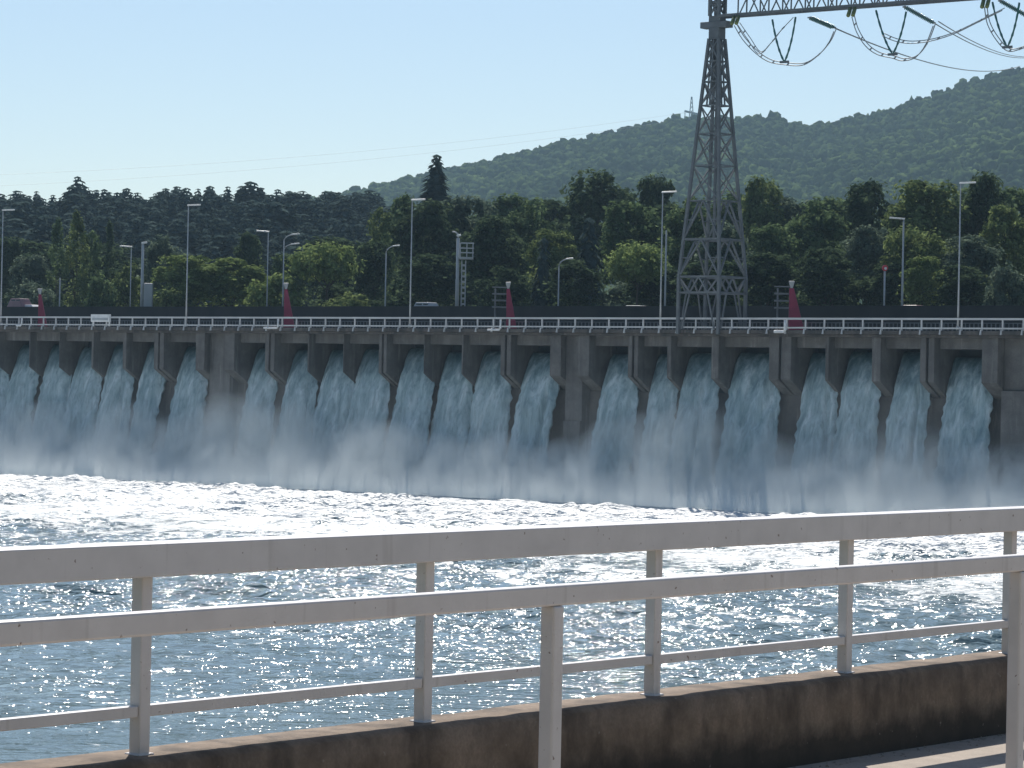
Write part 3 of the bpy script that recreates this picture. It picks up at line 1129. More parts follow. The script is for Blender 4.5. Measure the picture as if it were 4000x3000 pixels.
car(132, -16.0, 6.3, 'small white car beside the reddish van, left of a red post', M['white'], 3.4)
car(1676, -15.4, 5.95, 'white roofed car behind the wall, between a tall lamp and the ladder mast', M['pole'], 3.9, True)
car(2500, -15.4, 6.1, 'pale grey car behind the wall left of the pylon lamp', M['pole'], 3.9)
car(3580, -15.4, 6.1, 'dull car behind the wall beside the right straight lamp', M['carred'], 3.9)
struct_z = gz
# raised road bank the cars stand on
w = MB(); w.dbox(SL, SR, -19.5, -13.9, 4.95, 6.1)
struct(w.build('road', SOIL))
# pale house glimpsed behind the light green tree
c = at(1375, 1150, 420)
rt = empty('house', Vector((c.x, c.y, gz)), 'small pale house with a light roof half hidden by the light green trees', 'house')
w = MB(); w.box(c.x - 1.9, c.x + 1.9, c.y - 2, c.y + 2, gz, c.z - .3); w.build('wall', M['render'], rt)
w = MB()
z0 = c.z - .3
w.hexa([(c.x - 2.3, c.y - 2.4, z0), (c.x + 2.3, c.y - 2.4, z0), (c.x + 2.3, c.y + 2.4, z0), (c.x - 2.3, c.y + 2.4, z0),
        (c.x - .6, c.y - .2, z0 + 1.2), (c.x + 1.2, c.y - .2, z0 + 1.2), (c.x + 1.2, c.y + .2, z0 + 1.2), (c.x - .6, c.y + .2, z0 + 1.2)])
w.build('roof', M['roof'], rt)

# ------------------------------------------------------------------ lattice pylon with portal beam
sa, sb = s_at(2648, 1280, .45), s_at(2805, 1280, .45)
qa, qb = 0.45, -3.6
sc_, qc = (sa + sb) / 2, (qa + qb) / 2
hs, hq = (sb - sa) / 2, (qa - qb) / 2
base = dam(sc_, qc, 4.95)
py = empty('lattice_pylon', base, 'tall grey steel lattice pylon standing on the dam, carrying a long horizontal truss', 'pylon')
ZK, ZT = 9.6, 30.6
def half(z):
    if z <= ZK:
        return 1.0
    return 1.0 + (0.235 - 1.0) * (z - ZK) / (ZT - ZK)
def corner(k, z):
    e = half(z)
    sx_, sq_ = ((-1, 1), (1, 1), (1, -1), (-1, -1))[k]
    return dam(sc_ + sx_ * hs * e, qc + sq_ * hq * e, z)
for k in range(4):
    w = MB()
    z0 = 4.55 if k < 2 else 4.95
    w.bar(corner(k, z0), corner(k, ZK), .26)
    w.bar(corner(k, ZK), corner(k, ZT), .24)
    w.build('leg', M['pylon'], py)
LV = [ZK, 12.9, 16.3, 19.4, 22.2, 24.7, 26.8, 28.6, ZT]
for k in range(4):
    k2 = (k + 1) % 4
    w = MB()
    for z in (8.2, ZK, 12.9):
        w.bar(corner(k, z), corner(k2, z), .17)
    for z in LV[2:]:
        w.bar(corner(k, z), corner(k2, z), .11)
    mid = lambda z: (corner(k, z) + corner(k2, z)) / 2
    for x0, x1 in ((0.12, .38), (.38, .62), (.62, .88)):
        pass
    # small zigzag between the two base belts
    zz = [corner(k, 8.2).lerp(corner(k2, 8.2), f) for f in (0.0, .28, .5, .72, 1.0)]
    zu = [corner(k, ZK).lerp(corner(k2, ZK), f) for f in (0.0, .28, .5, .72, 1.0)]
    for a_, b_ in ((zu[0], zz[1]), (zz[1], zu[2]), (zu[2], zz[3]), (zz[3], zu[4])):
        w.bar(a_, b_, .13)
    # knee braces down to the feet
    w.bar(zz[1], corner(k, 5.0).lerp(corner(k2, 5.0), .1), .12)
    w.bar(zz[3], corner(k, 5.0).lerp(corner(k2, 5.0), .9), .12)
    for a_, b_ in zip(LV[:-1], LV[1:]):
        if a_ < 16:
            w.bar(corner(k, a_), mid(b_), .14)
            w.bar(corner(k2, a_), mid(b_), .14)
            w.bar(corner(k, (a_ + b_) / 2), corner(k, a_).lerp(mid(b_), .5), .08)
            w.bar(corner(k2, (a_ + b_) / 2), corner(k2, a_).lerp(mid(b_), .5), .08)
        elif a_ < 24:
            w.bar(corner(k, a_), corner(k2, b_), .10)
            w.bar(corner(k2, a_), corner(k, b_), .10)
        else:
            w.bar(corner(k, a_), corner(k2, b_), .12)
            w.bar(corner(k2, a_), corner(k, b_), .12)
            w.bar(mid(a_), mid(b_), .12)
    w.build('bracing', M['pylon'], py)
# inner ladder column, cap bracket and mast head
w = MB()
w.bar(dam(sc_ + .1, qc, 12.9), dam(sc_ + .1, qc, ZT), .20)
w.build('climbing_rail', M['pylon'], py)
w = MB()
w.dbox(sc_ - 1.5, sc_ + 1.35, qc - .5, qc + .5, 31.55, 32.1)
w.dbox(sc_ - .55, sc_ + .55, qc - .52, qc + .52, ZT, 31.55)
w.dbox(sc_ - .62, sc_ + .62, qc - .45, qc + .45, 32.1, 32.6)
w.build('cap_bracket', M['pylon'], py, bevel=.03)
w = MB()
for sx_ in (-.48, .48):
    for sq_ in (-.45, .45):
        w.bar(dam(sc_ + sx_, qc + sq_, 32.6), dam(sc_ + sx_, qc + sq_, 37.5), .26)
for z in (33.9, 35.2, 36.5):
    for sq_ in (-.45, .45):
        w.bar(dam(sc_ - .48, qc + sq_, z - 1.2), dam(sc_ + .48, qc + sq_, z), .16)
        w.bar(dam(sc_ + .48, qc + sq_, z - 1.2), dam(sc_ - .48, qc + sq_, z), .16)
    w.bar(dam(sc_ - .48, qc, z - .1), dam(sc_ + .48, qc, z - .1), .9, .25)
w.bar(dam(sc_, qc, 32.6), dam(sc_, qc, 37.5), .22)
w.build('mast_head', M['pylon'], py)
# portal truss
SE = SR + 8
zb, zt_ = 32.55, 36.2
w = MB()
for q in (qc + .55, qc - .75):
    w.bar(dam(sc_ + .4, q, zb), dam(SE, q, zb), .22)
    w.bar(dam(sc_ + .4, q, zt_), dam(SE, q, zt_), .22)
w.build('truss_chords', M['pylon'], py)
w = MB()
s = sc_ + 2.6
k = 0
while s < SE - 2:
    for q in (qc + .55, qc - .75):
        w.bar(dam(s, q, zb), dam(s + .05, q, zt_), .10)
        w.bar(dam(s + .15, q, zb), dam(s + 2.2, q, zt_), .09)
        w.bar(dam(s + .15, q, zt_), dam(s + 2.2, q, zb), .09)
    w.bar(dam(s, qc + .55, zb), dam(s + 1.1, qc - .75, zb), .10)
    w.bar(dam(s + 1.1, qc - .75, zb), dam(s + 2.2, qc + .55, zb), .10)
    s += 2.35
w.build('truss_bracing', M['pylon'], py)

# insulators, jumpers and conductors below the truss
YB = lambda px: dam(s_at(px, 80, qc), qc).y
def strp(px, py_, q=None):
    return hit(px, py_, dam(0, qc if q is None else q), N)
def insul(a, b_, label, group, double=True, r=.13):
    a, b_ = Vector(a), Vector(b_)
    rt = empty('insulator_string', a, label, 'insulator', group)
    d = (b_ - a)
    L = d.length
    d.normalize()
    side = d.cross(Vector((0, 0, 1))).normalized() * (.2 if double else 0)
    w = MB()
    for sg in ((-1, 1) if double else (0,)):
        n = int(L / .16)
        for k in range(n):
            p = a + d * (.12 + (L - .24) * (k + .5) / n) + side * sg
            w.tube([p - d * .05, p, p + d * .05], lambda f: r if abs(f - .5) < .2 else r * .45, 10)
    w.build('disc_string', M['insul'], rt, smooth=True)
    w = MB()
    for sg in ((-1, 1) if double else (0,)):
        w.tube([a + side * sg, b_ + side * sg], r * .35, 6)
    w.bar(a - side * 1.4, a + side * 1.4, .1) if double else None
    w.bar(b_ - side * 1.4, b_ + side * 1.4, .1) if double else None
    w.build('rod', M['cable'], rt)
    return rt
GI = 'insulator strings on the portal truss'
for (x0, y0), (x1, y1), lab in (((3162, 68), (3258, 108), 'dark teal double insulator string sloping from the truss, nearest the pylon'),
                                ((3532, 26), (3648, 90), 'dark teal double insulator string sloping from the middle of the truss'),
                                ((3905, 2), (4030, 72), 'dark teal double insulator string cut by the right edge of the photo')):
    a = strp(x0, y0, qc - .75)
    b_ = strp(x1, y1, qc - 3.0)
    insul(a, b_, lab, GI, True, .17)
def v_string(xl, yl, xb, yb, xr, yr, lab):
    a, b_, c = strp(xl, yl), strp(xb, yb), strp(xr, yr)
    rt = empty('v_insulator', b_, lab, 'insulator', 'V shaped insulator strings')
    for p0 in (a, c):
        w = MB()
        e = b_ + (p0 - b_).normalized() * .3
        sag = Vector((0, 0, -.0))
        md = p0.lerp(b_, .62) + U * (-.32 if p0 is a else .32) * .9 + Vector((0, 0, -.25))
        pts = []
        for k in range(15):
            f = k / 14
            pts.append(p0 * (1 - f) ** 2 + md * 2 * f * (1 - f) + b_ * f * f)
        n = len(pts)
        w.tube(pts, lambda f: .085 + .02 * math.sin(f * 120), 8)
        w.build('string', M['insul'], rt, smooth=True)
    w = MB()
    w.bar(b_ - U * .45, b_ + U * .45, .16, .2)
    w.build('clamp', M['pylon'], rt)
v_string(3017, 76, 3064, 242, 3108, 66, 'narrow V of dark insulators hanging from the truss nearest the pylon')
v_string(3422, 40, 3487, 212, 3540, 45, 'V of dark insulators hanging below the middle of the truss')
v_string(3877, 8, 3935, 184, 3982, 10, 'V of dark insulators hanging from the truss by the right edge')
# green yellow end fittings of the strings that come towards us
for px, py_, lab in ((2876, 76, 'green yellow insulator end fitting at the pylon end of the truss'),
                     (3330, 44, 'green yellow insulator end fitting left of the middle V'),
                     (3852, 10, 'green yellow insulator end fitting near the right edge')):
    p = strp(px, py_, qc + .6)
    rt = empty('end_fitting', p, lab, 'fitting', 'end fittings under the truss')
    for dx in (-.22, .25):
        w = MB()
        w.tube([p + U * dx + Vector((0, 0, .25)), p + U * (dx + .1) + Vector((0, 0, -.1)) + N * .3, p + U * (dx + .25) + Vector((0, 0, -.45)) + N * .7], .17, 8)
        w.build('knuckle', M['fitting'], rt, smooth=True)
def cable(pts, lab, r=.045, twin=.22, group='jumper cables hanging from the truss', q=None, cat='cable', name='jumper_cable'):
    P = [strp(x, y, q) for x, y in pts]
    # Catmull-Rom
    Q = []
    for k in range(len(P) - 1):
        p0, p1, p2, p3 = P[max(k - 1, 0)], P[k], P[k + 1], P[min(k + 2, len(P) - 1)]
        for j in range(10):
            f = j / 10
            Q.append(.5 * ((2 * p1) + (p2 - p0) * f + (2 * p0 - 5 * p1 + 4 * p2 - p3) * f * f + (3 * p1 - p0 - 3 * p2 + p3) * f ** 3))
    Q.append(P[-1])
    w = MB()
    if twin:
        w.tube([p + U * twin * .5 + Vector((0, 0, twin * .4)) for p in Q], r, 6)
        w.tube([p - U * twin * .5 - Vector((0, 0, twin * .4)) for p in Q], r, 6)
        for k in range(6, len(Q) - 4, 9):
            w.bar(Q[k] - U * twin * .6 - Vector((0, 0, twin * .5)), Q[k] + U * twin * .6 + Vector((0, 0, twin * .5)), .09)
    else:
        w.tube(Q, r, 6)
    o = w.build(name, M['cable'], loc=P[0], smooth=True)
    tag(o, lab, cat, group)
cable([(2872, 95), (2905, 150), (2955, 203), (3005, 236), (3064, 248), (3140, 250), (3200, 212), (3240, 165), (3262, 118)],
      'twin jumper cable looping under the V nearest the pylon', q=qc - .6)
cable([(2885, 92), (2925, 150), (2968, 206), (3010, 170), (3050, 120), (3095, 72)],
      'twin cable making a sharp dip beside the pylon and rising to the truss', q=qc + .3, r=.04)
cable([(3332, 62), (3350, 120), (3385, 175), (3430, 208), (3487, 222), (3530, 233), (3580, 220), (3620, 170), (3650, 96)],
      'twin jumper cable looping under the middle V', q=qc - .6)
cable([(3850, 22), (3862, 90), (3895, 150), (3935, 192), (3975, 192), (4030, 165), (4060, 90)],
      'twin jumper cable looping under the V at the right edge', q=qc - .6)
cable([(3450, 135), (3500, 156), (3560, 165), (3640, 156), (3730, 128), (3820, 85), (3920, 36)],
      'sagging twin cable crossing between the middle V and the right V', q=qc + 1.5, r=.04)
# line conductors running away upstream
def line(p, px1, py1, Y1, lab, r=.05, twin=0):
    e = at(px1, py1, Y1)
    Q = []
    for k in range(41):
        f = k / 40
        v = p.lerp(e, f)
        v.z -= 4 * f * (1 - f) * (e - p).length * .006
        Q.append(v)
    w = MB()
    w.tube(Q, r, 6)
    if twin:
        w.tube([v + Vector((twin, 0, twin * .6)) for v in Q], r, 6)
    o = w.build('conductor', M['cable'], loc=p, smooth=True)
    tag(o, lab, 'cable', 'line conductors leading away')
line(strp(3262, 110, qc - 3.0), 3985, 258, 620, 'long thin conductor sloping down right from the first insulator to the hill', .07)
line(strp(3652, 92, qc - 3.0), 4100, 195, 620, 'long twin conductor sloping down right from the middle insulator', .05, .3)

# small pylon on the hill top
b0 = at(2700, 478, 2880)
rt = empty('hill_pylon', b0, 'small pale lattice pylon on the hill ridge, just left of the big pylon', 'pylon')
w = MB()
hh_ = 24
for sx_ in (-1, 1):
    for sy in (-1, 1):
        w.bar(b0 + Vector((sx_ * 2.6, sy * 2.6, -4)), b0 + Vector((sx_ * .35 - 2.5 * 0, sy * .35, hh_)), .5)
for k in range(6):
    z0 = k * 4
    e0, e1 = 2.4 - k * .34, 2.4 - (k + 1) * .34
    w.bar(b0 + Vector((-e0, -e0, z0)), b0 + Vector((e1, -e1, z0 + 4)), .35)
    w.bar(b0 + Vector((e0, -e0, z0)), b0 + Vector((-e1, -e1, z0 + 4)), .35)
w.build('tower', M['pole'], rt)
w = MB()
w.bar(b0 + Vector((-6.5, 0, 10.5)), b0 + Vector((7.5, 0, 7.5)), 1.0, 1.9)
w.build('crossarm', M['pole'], rt)
w = MB()
for dx in (-6.4, -5.6, 2.5):
    w.bar(b0 + Vector((dx, 0, 9)), b0 + Vector((dx, 0, 3.5)), .3)
w.build('insulator', M['pole'], rt)

for dz, px1, py1, lab in ((0, -200, 690, 'upper faint power line running left from the hill pylon across the sky'), (-6, -200, 735, 'lower faint power line running left from the hill pylon')):
    e = at(px1, py1, 2300)
    p = b0 + Vector((-6.4, 0, 9 + dz))
    Q = []
    for k in range(61):
        f = k / 60
        v = p.lerp(e, f)
        v.z -= 4 * f * (1 - f) * 9
        Q.append(v)
    w = MB(); w.tube(Q, .075, 5)
    tag(w.build('power_line', M['cable'], loc=p), lab, 'cable', 'faint lines on the hill pylon')

# ------------------------------------------------------------------ trees
def quad_cloud(P, Nn, size):
    """leaf quads centred at P with normals near Nn"""
    n = len(P)
    a = rng.normal(size=(n, 3))
    Nn = Nn + a * 0.55
    Nn /= np.linalg.norm(Nn, axis=1, keepdims=True) + 1e-9
    r = rng.normal(size=(n, 3))
    T = np.cross(Nn, r)
    T /= np.linalg.norm(T, axis=1, keepdims=True) + 1e-9
    B = np.cross(Nn, T)
    s = size * rng.uniform(.45, 1.5, (n, 1))
    e = rng.uniform(.55, .9, (n, 1))
    V = np.stack([P - T * s, P - B * s * e, P + T * s, P + B * s * e], 1).reshape(-1, 3)
    return V, np.arange(len(V)).reshape(-1, 4)

ASPECT = {'round': 2.0, 'oval': 2.3, 'umbrella': 1.15, 'poplar': 3.6, 'bush': 1.0}
def crown(shape, nclump, per, size, seed):
    """unit tree, width 1, height 1 (built at its usual aspect so clumps and leaves are not stretched)"""
    r0 = np.random.default_rng(seed)
    Vs = []
    A = ASPECT[shape]
    zc, zr, xr = {'round': (.68, .27, .40), 'oval': (.62, .34, .36), 'umbrella': (.74, .20, .44), 'poplar': (.53, .45, .36), 'bush': (.48, .44, .42)}[shape]
    for k in range(nclump):
        d = r0.normal(size=3)
        d /= np.linalg.norm(d)
        rad = r0.uniform(.30, 1) ** .45
        cr = np.array([1, 1, .72]) * r0.uniform(.10, .20) * (.8 if shape == 'poplar' else 1)
        if shape == 'poplar':
            z = r0.uniform(-1, .97)
            wz = xr * (1 - abs(z) ** 2.4) ** .6 * (1 if z < 0.1 else 1 - .45 * z)
            c = np.array([d[0] * wz * rad, d[1] * wz * rad, (zc + z * zr) * A])
            cr = cr * np.array([.8, .8, 2.2])
        else:
            if shape == 'round' and d[2] < -.35 and r0.random() < .5:
                d[2] *= -1
            c = np.array([d[0] * xr * rad, d[1] * xr * rad, (zc + d[2] * zr * rad) * A])
            if shape == 'umbrella' and d[2] < 0:
                c[2] = (zc - abs(d[2]) * .10) * A
        n = int(per * r0.uniform(.7, 1.3))
        q = r0.normal(size=(n, 3))
        q /= np.linalg.norm(q, axis=1, keepdims=True)
        rr = r0.uniform(.6, 1.05, (n, 1))
        P = c + q * cr * rr * (1 + .35 * np.sin(q[:, :1] * 5 + k) * np.cos(q[:, 1:2] * 4 + k * 2))
        V, _ = quad_cloud(P, q + np.array([0, 0, .9]), size)
        Vs.append(V)
    if shape in ('round', 'oval'):      # thin inner twig foliage and low skirt so that the crown closes
        n = per * 7
        P = r0.normal(size=(n, 3)) * np.array([.20, .20, .10 * A]) + np.array([0, 0, (zc - .16) * A])
        V, _ = quad_cloud(P, r0.normal(size=(n, 3)), size * 1.2)
        Vs.append(V)
    V = np.concatenate(Vs)
    V[:, 2] /= A
    return V, np.arange(len(V)).reshape(-1, 4)

def trunk_mb(h_c, spread, seed, lean=0.0):
    w = MB()
    r0 = random.Random(seed)
    w.tube([(0, 0, -.03), (.01, 0, h_c * .5), (lean + .015, .01, h_c), (lean + .02, 0, min(.9, h_c + .3))], .024, 8, r1=.006)
    for k in range(7):
        a = r0.uniform(0, 6.28)
        z0 = h_c * r0.uniform(.6, 1.15)
        e = spread * r0.uniform(.6, 1.0)
        w.tube([(lean * .7, 0, z0), (math.cos(a) * e * .5, math.sin(a) * e * .5, z0 + .12), (math.cos(a) * e, math.sin(a) * e, z0 + .26)], .010, 6, r1=.003)
    return w

PROTO = {}
def proto(key, shape, nc, per, size, seed, hc, spread):
    V, Q = crown(shape, nc, per, size, seed)
    me = mesh_np('crown', V, Q, None)
    me.materials.append(None)
    w = trunk_mb(hc, spread, seed)
    tm = bpy.data.meshes.new('trunk')
    tm.from_pydata(w.v, [], w.f)
    tm.materials.append(M['bark'])
    tm.update()
    PROTO[key] = (me, tm)
for k in range(4):
    proto('round%d' % k, 'round', 40, 170, .030, 20 + k, .40, .34)
for k in range(2):
    proto('oval%d' % k, 'oval', 40, 160, .030, 40 + k, .35, .26)
    proto('umbrella%d' % k, 'umbrella', 44, 140, .024, 50 + k, .62, .40)
    proto('poplar%d' % k, 'poplar', 46, 130, .030, 60 + k, .25, .12)
    proto('bush%d' % k, 'bush', 36, 120, .036, 70 + k, .15, .30)
for k in range(2):
    V, Q = conifer_np(1, .42, 17, 9, .075)
    me = mesh_np('crown', V, Q, None)
    me.materials.append(None)
    w = MB()
    w.tube([(0, 0, -.03), (0, 0, .95)], .02, 8, r1=.003)
    tm = bpy.data.meshes.new('trunk')
    tm.from_pydata(w.v, [], w.f)
    tm.materials.append(M['bark'])
    tm.update()
    PROTO['spruce%d' % k] = (me, tm)

def tree(x0, x1, ytop, back, shape, tone, label, name=None, ybase=None):
    """x0..x1 and ytop in photo px; back = metres behind the dam rail line"""
    px = (x0 + x1) / 2
    p = hit(px, 1225, dam(0, -back), N)
    bz = gz if ybase is None else HC + (hor(px) - ybase) * p.y / F
    h = HC + (hor(px) - ytop) * p.y / F - bz
    wd = (x1 - x0) * p.y / F
    key = shape + str(random.randrange(4 if shape == 'round' else 2))
    me, tm = PROTO[key]
    nm = name or {'round': 'broadleaf_tree', 'oval': 'broadleaf_tree', 'umbrella': 'spreading_tree', 'poplar': 'poplar_tree', 'bush': 'bush', 'spruce': 'spruce_tree'}[shape]
    kx = wd / (.42 if shape == 'spruce' else (.80 if shape == 'poplar' else .88))
    rt = bpy.data.objects.new(nm, None)
    COL.objects.link(rt)
    rt.location = (p.x, p.y, bz)
    rt.rotation_euler = (0, 0, random.uniform(0, 6.28))
    rt.scale = (kx, kx, h)
    tag(rt, label, 'bush' if shape == 'bush' else 'tree', 'trees and bushes behind the dam')
    for nme, data in (('crown', me), ('trunk', tm)):
        c = bpy.data.objects.new(nme, data)
        COL.objects.link(c)
        c.parent = rt
        if nme == 'crown':
            c.material_slots[0].link = 'OBJECT'
            c.material_slots[0].material = LEAF[tone]
    return rt

T = tree
# far left
T(-120, 90, 905, 55, 'round', 'dark', 'dark broadleaf tree cut by the left edge of the photo')
T(40, 190, 985, 35, 'round', 'grey', 'grey green bushy tree left of the poplars, above the parked cars')
T(70, 210, 1085, 22, 'bush', 'grey', 'grey green bush right behind the parked cars')
T(175, 265, 850, 30, 'poplar', 'mid', 'leftmost tall poplar of the pair at far left')
T(235, 350, 822, 33, 'poplar', 'olive', 'tallest and broadest poplar at far left')
T(300, 395, 885, 38, 'oval', 'mid', 'leafy tree filling the gap between the broad and the narrow poplar')
T(388, 455, 862, 30, 'poplar', 'dark', 'narrow dark pointed poplar right of the broad one')
T(330, 450, 1060, 20, 'bush', 'mid', 'mid green bush at the foot of the narrow poplar')
T(440, 550, 985, 24, 'oval', 'olive', 'yellowish green young tree left of the cabinet mast')
T(560, 700, 912, 45, 'round', 'grey', 'round grey green tree right of the cabinet mast')
T(380, 640, 1010, 50, 'round', 'dark', 'dark tree behind the cabinet mast')
T(620, 860, 985, 22, 'round', 'light', 'light green leafy tree behind the second tall lamp post')
T(780, 1030, 1000, 24, 'round', 'light', 'light green leafy tree left of the double arm lamp')
T(900, 1030, 900, 48, 'round', 'dark', 'dark tree rising behind the light green trees')
T(590, 760, 1090, 18, 'bush', 'olive', 'low olive bush at the foot of the light green trees')
T(1060, 1210, 975, 40, 'round', 'mid', 'mid green tree right of the double arm lamp')
T(1150, 1395, 945, 24, 'umbrella', 'light', 'wide spreading light green tree with open trunk right of the double arm lamp')
T(960, 1160, 1050, 18, 'bush', 'light', 'light green bush behind the second red post')
T(1270, 1460, 1135, 17, 'bush', 'olive', 'low olive hedge like bush below the spreading light tree')
T(1425, 1545, 790, 60, 'oval', 'olive', 'tall yellowish green tree above the curved arm lamp')
T(1375, 1535, 930, 34, 'round', 'dark', 'dark leafy tree behind the curved arm lamp left of the tall lamp')
T(1520, 1770, 765, 48, 'round', 'dark', 'big dark tree behind the tall lamp left of the ladder mast')
T(1640, 1748, 604, 130, 'spruce', 'pine', 'lone dark spruce standing above the skyline', ybase=830)
T(1500, 1640, 745, 75, 'round', 'mid', 'mid green crown left below the lone spruce')
T(1560, 1800, 985, 24, 'round', 'dark', 'dark low tree behind the ladder mast')
T(1720, 1960, 735, 55, 'round', 'grey', 'grey green crown right of the lone spruce')
T(1800, 2060, 820, 36, 'round', 'dark', 'dark tree right of the ladder mast')
T(1860, 2060, 1000, 22, 'oval', 'dark', 'dark low tree behind the third red post')
T(1960, 2160, 780, 60, 'round', 'mid', 'mid green crown above the third red post')
T(2060, 2250, 880, 36, 'round', 'olive', 'olive leafy tree above the shortest curved lamp')
T(2075, 2165, 930, 28, 'spruce', 'pine', 'small dark spruce left of the shortest curved lamp')
T(2230, 2360, 850, 30, 'spruce', 'pine', 'dark broad spruce right of the shortest curved lamp')
T(2170, 2480, 655, 85, 'round', 'dark', 'tallest dark crown left of the pylon')
T(2460, 2640, 648, 90, 'round', 'dark', 'dark crown directly left of the pylon')
T(2340, 2600, 760, 46, 'round', 'mid', 'mid green leafy tree left of the tall lamp by the pylon')
T(2370, 2600, 945, 22, 'umbrella', 'light', 'bright light green tree just left of the pylon lamp')
T(2140, 2340, 1010, 22, 'round', 'dark', 'dark low tree behind the shortest curved lamp')
T(2440, 2680, 1040, 26, 'round', 'dark', 'dark shade tree under the bright light green tree')
T(2590, 2790, 760, 44, 'round', 'mid', 'mid green leafy tree behind the left half of the pylon')
T(2720, 2930, 840, 34, 'round', 'grey', 'grey green leafy tree behind the right half of the pylon')
T(2880, 3070, 672, 90, 'round', 'olive', 'olive crown right of the pylon in front of the hill')
T(2900, 3110, 860, 40, 'round', 'mid', 'mid green tree right of the pylon legs')
T(2640, 2900, 1000, 22, 'round', 'dark', 'dark low tree framed by the pylon feet')
T(2880, 3120, 980, 26, 'round', 'dark', 'dark low tree left of the brightest red post')
T(3060, 3300, 775, 50, 'round', 'mid', 'mid green tree above the brightest red post')
T(3100, 3340, 960, 26, 'round', 'dark', 'dark low tree right of the brightest red post')
T(3260, 3500, 690, 62, 'round', 'dark', 'tall dark crown above the red roundel pole')
T(3290, 3480, 870, 36, 'round', 'grey', 'grey green tree left of the red roundel pole')
T(3470, 3770, 680, 58, 'round', 'olive', 'large olive crown left of the tallest lamp')
T(3430, 3710, 890, 32, 'umbrella', 'olive', 'spreading olive tree behind the right straight lamp')
T(3525, 3675, 985, 24, 'round', 'light', 'small light green tree right of the right straight lamp')
T(3380, 3600, 1020, 28, 'round', 'dark', 'dark low tree behind the red roundel pole')
T(3730, 3960, 640, 64, 'round', 'dark', 'tall dark crown behind the tallest lamp')
T(3880, 4120, 655, 56, 'oval', 'dark', 'tall dark tree cut by the right edge of the photo')
T(3690, 3900, 905, 32, 'round', 'grey', 'grey green tree right of the tallest lamp')
T(3820, 4010, 790, 44, 'round', 'olive', 'olive tree near the right edge below the dark crowns')
T(3640, 3860, 1030, 24, 'round', 'dark', 'dark low tree behind the foot of the tallest lamp')
T(3850, 4020, 1015, 22, 'bush', 'grey', 'grey green bush near the right edge')

# second row filling the wood behind
for x0, x1, yt, bk, tone, lab in (
    (-60, 260, 930, 70, 'dark', 'shadowy tree behind the leftmost poplars'),
    (240, 560, 945, 75, 'dark', 'shadowy tree behind the narrow pointed poplar'),
    (1180, 1460, 905, 80, 'dark', 'shadowy tree behind the wide spreading light green tree'),
    (1420, 1700, 850, 75, 'mid', 'mid green tree filling the wood left of the lone spruce'),
    (1640, 1930, 800, 85, 'dark', 'dark tree filling the wood below and right of the lone spruce'),
    (1850, 2150, 745, 95, 'mid', 'mid green tree filling the wood above the ladder mast'),
    (2040, 2340, 760, 95, 'dark', 'dark tree filling the wood between the third red post and tallest crowns'),
    (2480, 2800, 780, 85, 'dark', 'dark tree filling the wood behind the pylon'),
    (2700, 3000, 740, 95, 'mid', 'mid green tree filling the wood right behind the pylon legs'),
    (2950, 3240, 750, 95, 'grey', 'grey green tree filling the wood right of the olive crown'),
    (3130, 3400, 740, 95, 'mid', 'mid green tree filling the wood left of the tall dark crown'),
    (3420, 3680, 760, 90, 'mid', 'mid green tree filling the wood behind the large olive crown'),
    (3640, 3900, 720, 95, 'mid', 'mid green tree filling the wood left of the dark crown by the tallest lamp'),
    (3820, 4120, 700, 95, 'mid', 'mid green tree filling the wood between the dark right edge crowns')):
    T(x0, x1, yt, bk, 'round', tone, lab)
k = 0
for x0, tone, lab in ((1340, 'dark', 'dark undergrowth bush left of the curved arm lamp'), (1560, 'dark', 'dark undergrowth bush right of the tall lamp by the ladder mast'),
                (1820, 'dark', 'dark undergrowth bush right of the ladder mast foot'), (2040, 'dark', 'dark undergrowth bush right of the third red post'),
                (2230, 'dark', 'dark undergrowth bush right of the shortest curved lamp'), (2420, 'grey', 'greyish bush between the shortest curved lamp and the pylon'),
                (2640, 'dark', 'dark undergrowth bush behind the left pylon leg'), (2840, 'dark', 'dark undergrowth bush behind the right pylon leg'),
                (3000, 'dark', 'dark undergrowth bush left of the brightest red post'), (3220, 'dark', 'dark undergrowth bush right of the brightest red post'),
                (3400, 'dark', 'dark undergrowth bush left of the red roundel pole foot'), (3560, 'dark', 'dark undergrowth bush right of the red roundel pole foot'),
                (3760, 'dark', 'dark undergrowth bush behind the foot of the tallest lamp post')):
    T(x0 - 110, x0 + 130, 1075 + (x0 * 7) % 40, 30 + (x0 % 5), 'bush', tone, lab)

# ------------------------------------------------------------------ promenade, kerb and near railings
DV = Vector((9500, 12000, 0)).normalized()          # along the railing, away to the right
NV = Vector((DV.y, -DV.x, 0))                       # towards the promenade
LA = Vector((0, 12.72, 0))
def near(tv, off, z):
    """z below/above camera level"""
    p = LA + DV * tv + NV * off
    return Vector((p.x, p.y, HC + z))
def t_at(px, py, off):
    p = hit(px, py, near(0, off, 0), NV)
    return (p - LA).dot(DV)
T0, T1 = -9.0, 26.0
ZG = -1.75
class NB(MB):
    def nbox(self, t0, t1, o0, o1, z0, z1):
        self.hexa([near(t0, o1, z0), near(t1, o1, z0), near(t1, o0, z0), near(t0, o0, z0),
                   near(t0, o1, z1), near(t1, o1, z1), near(t1, o0, z1), near(t0, o0, z1)])
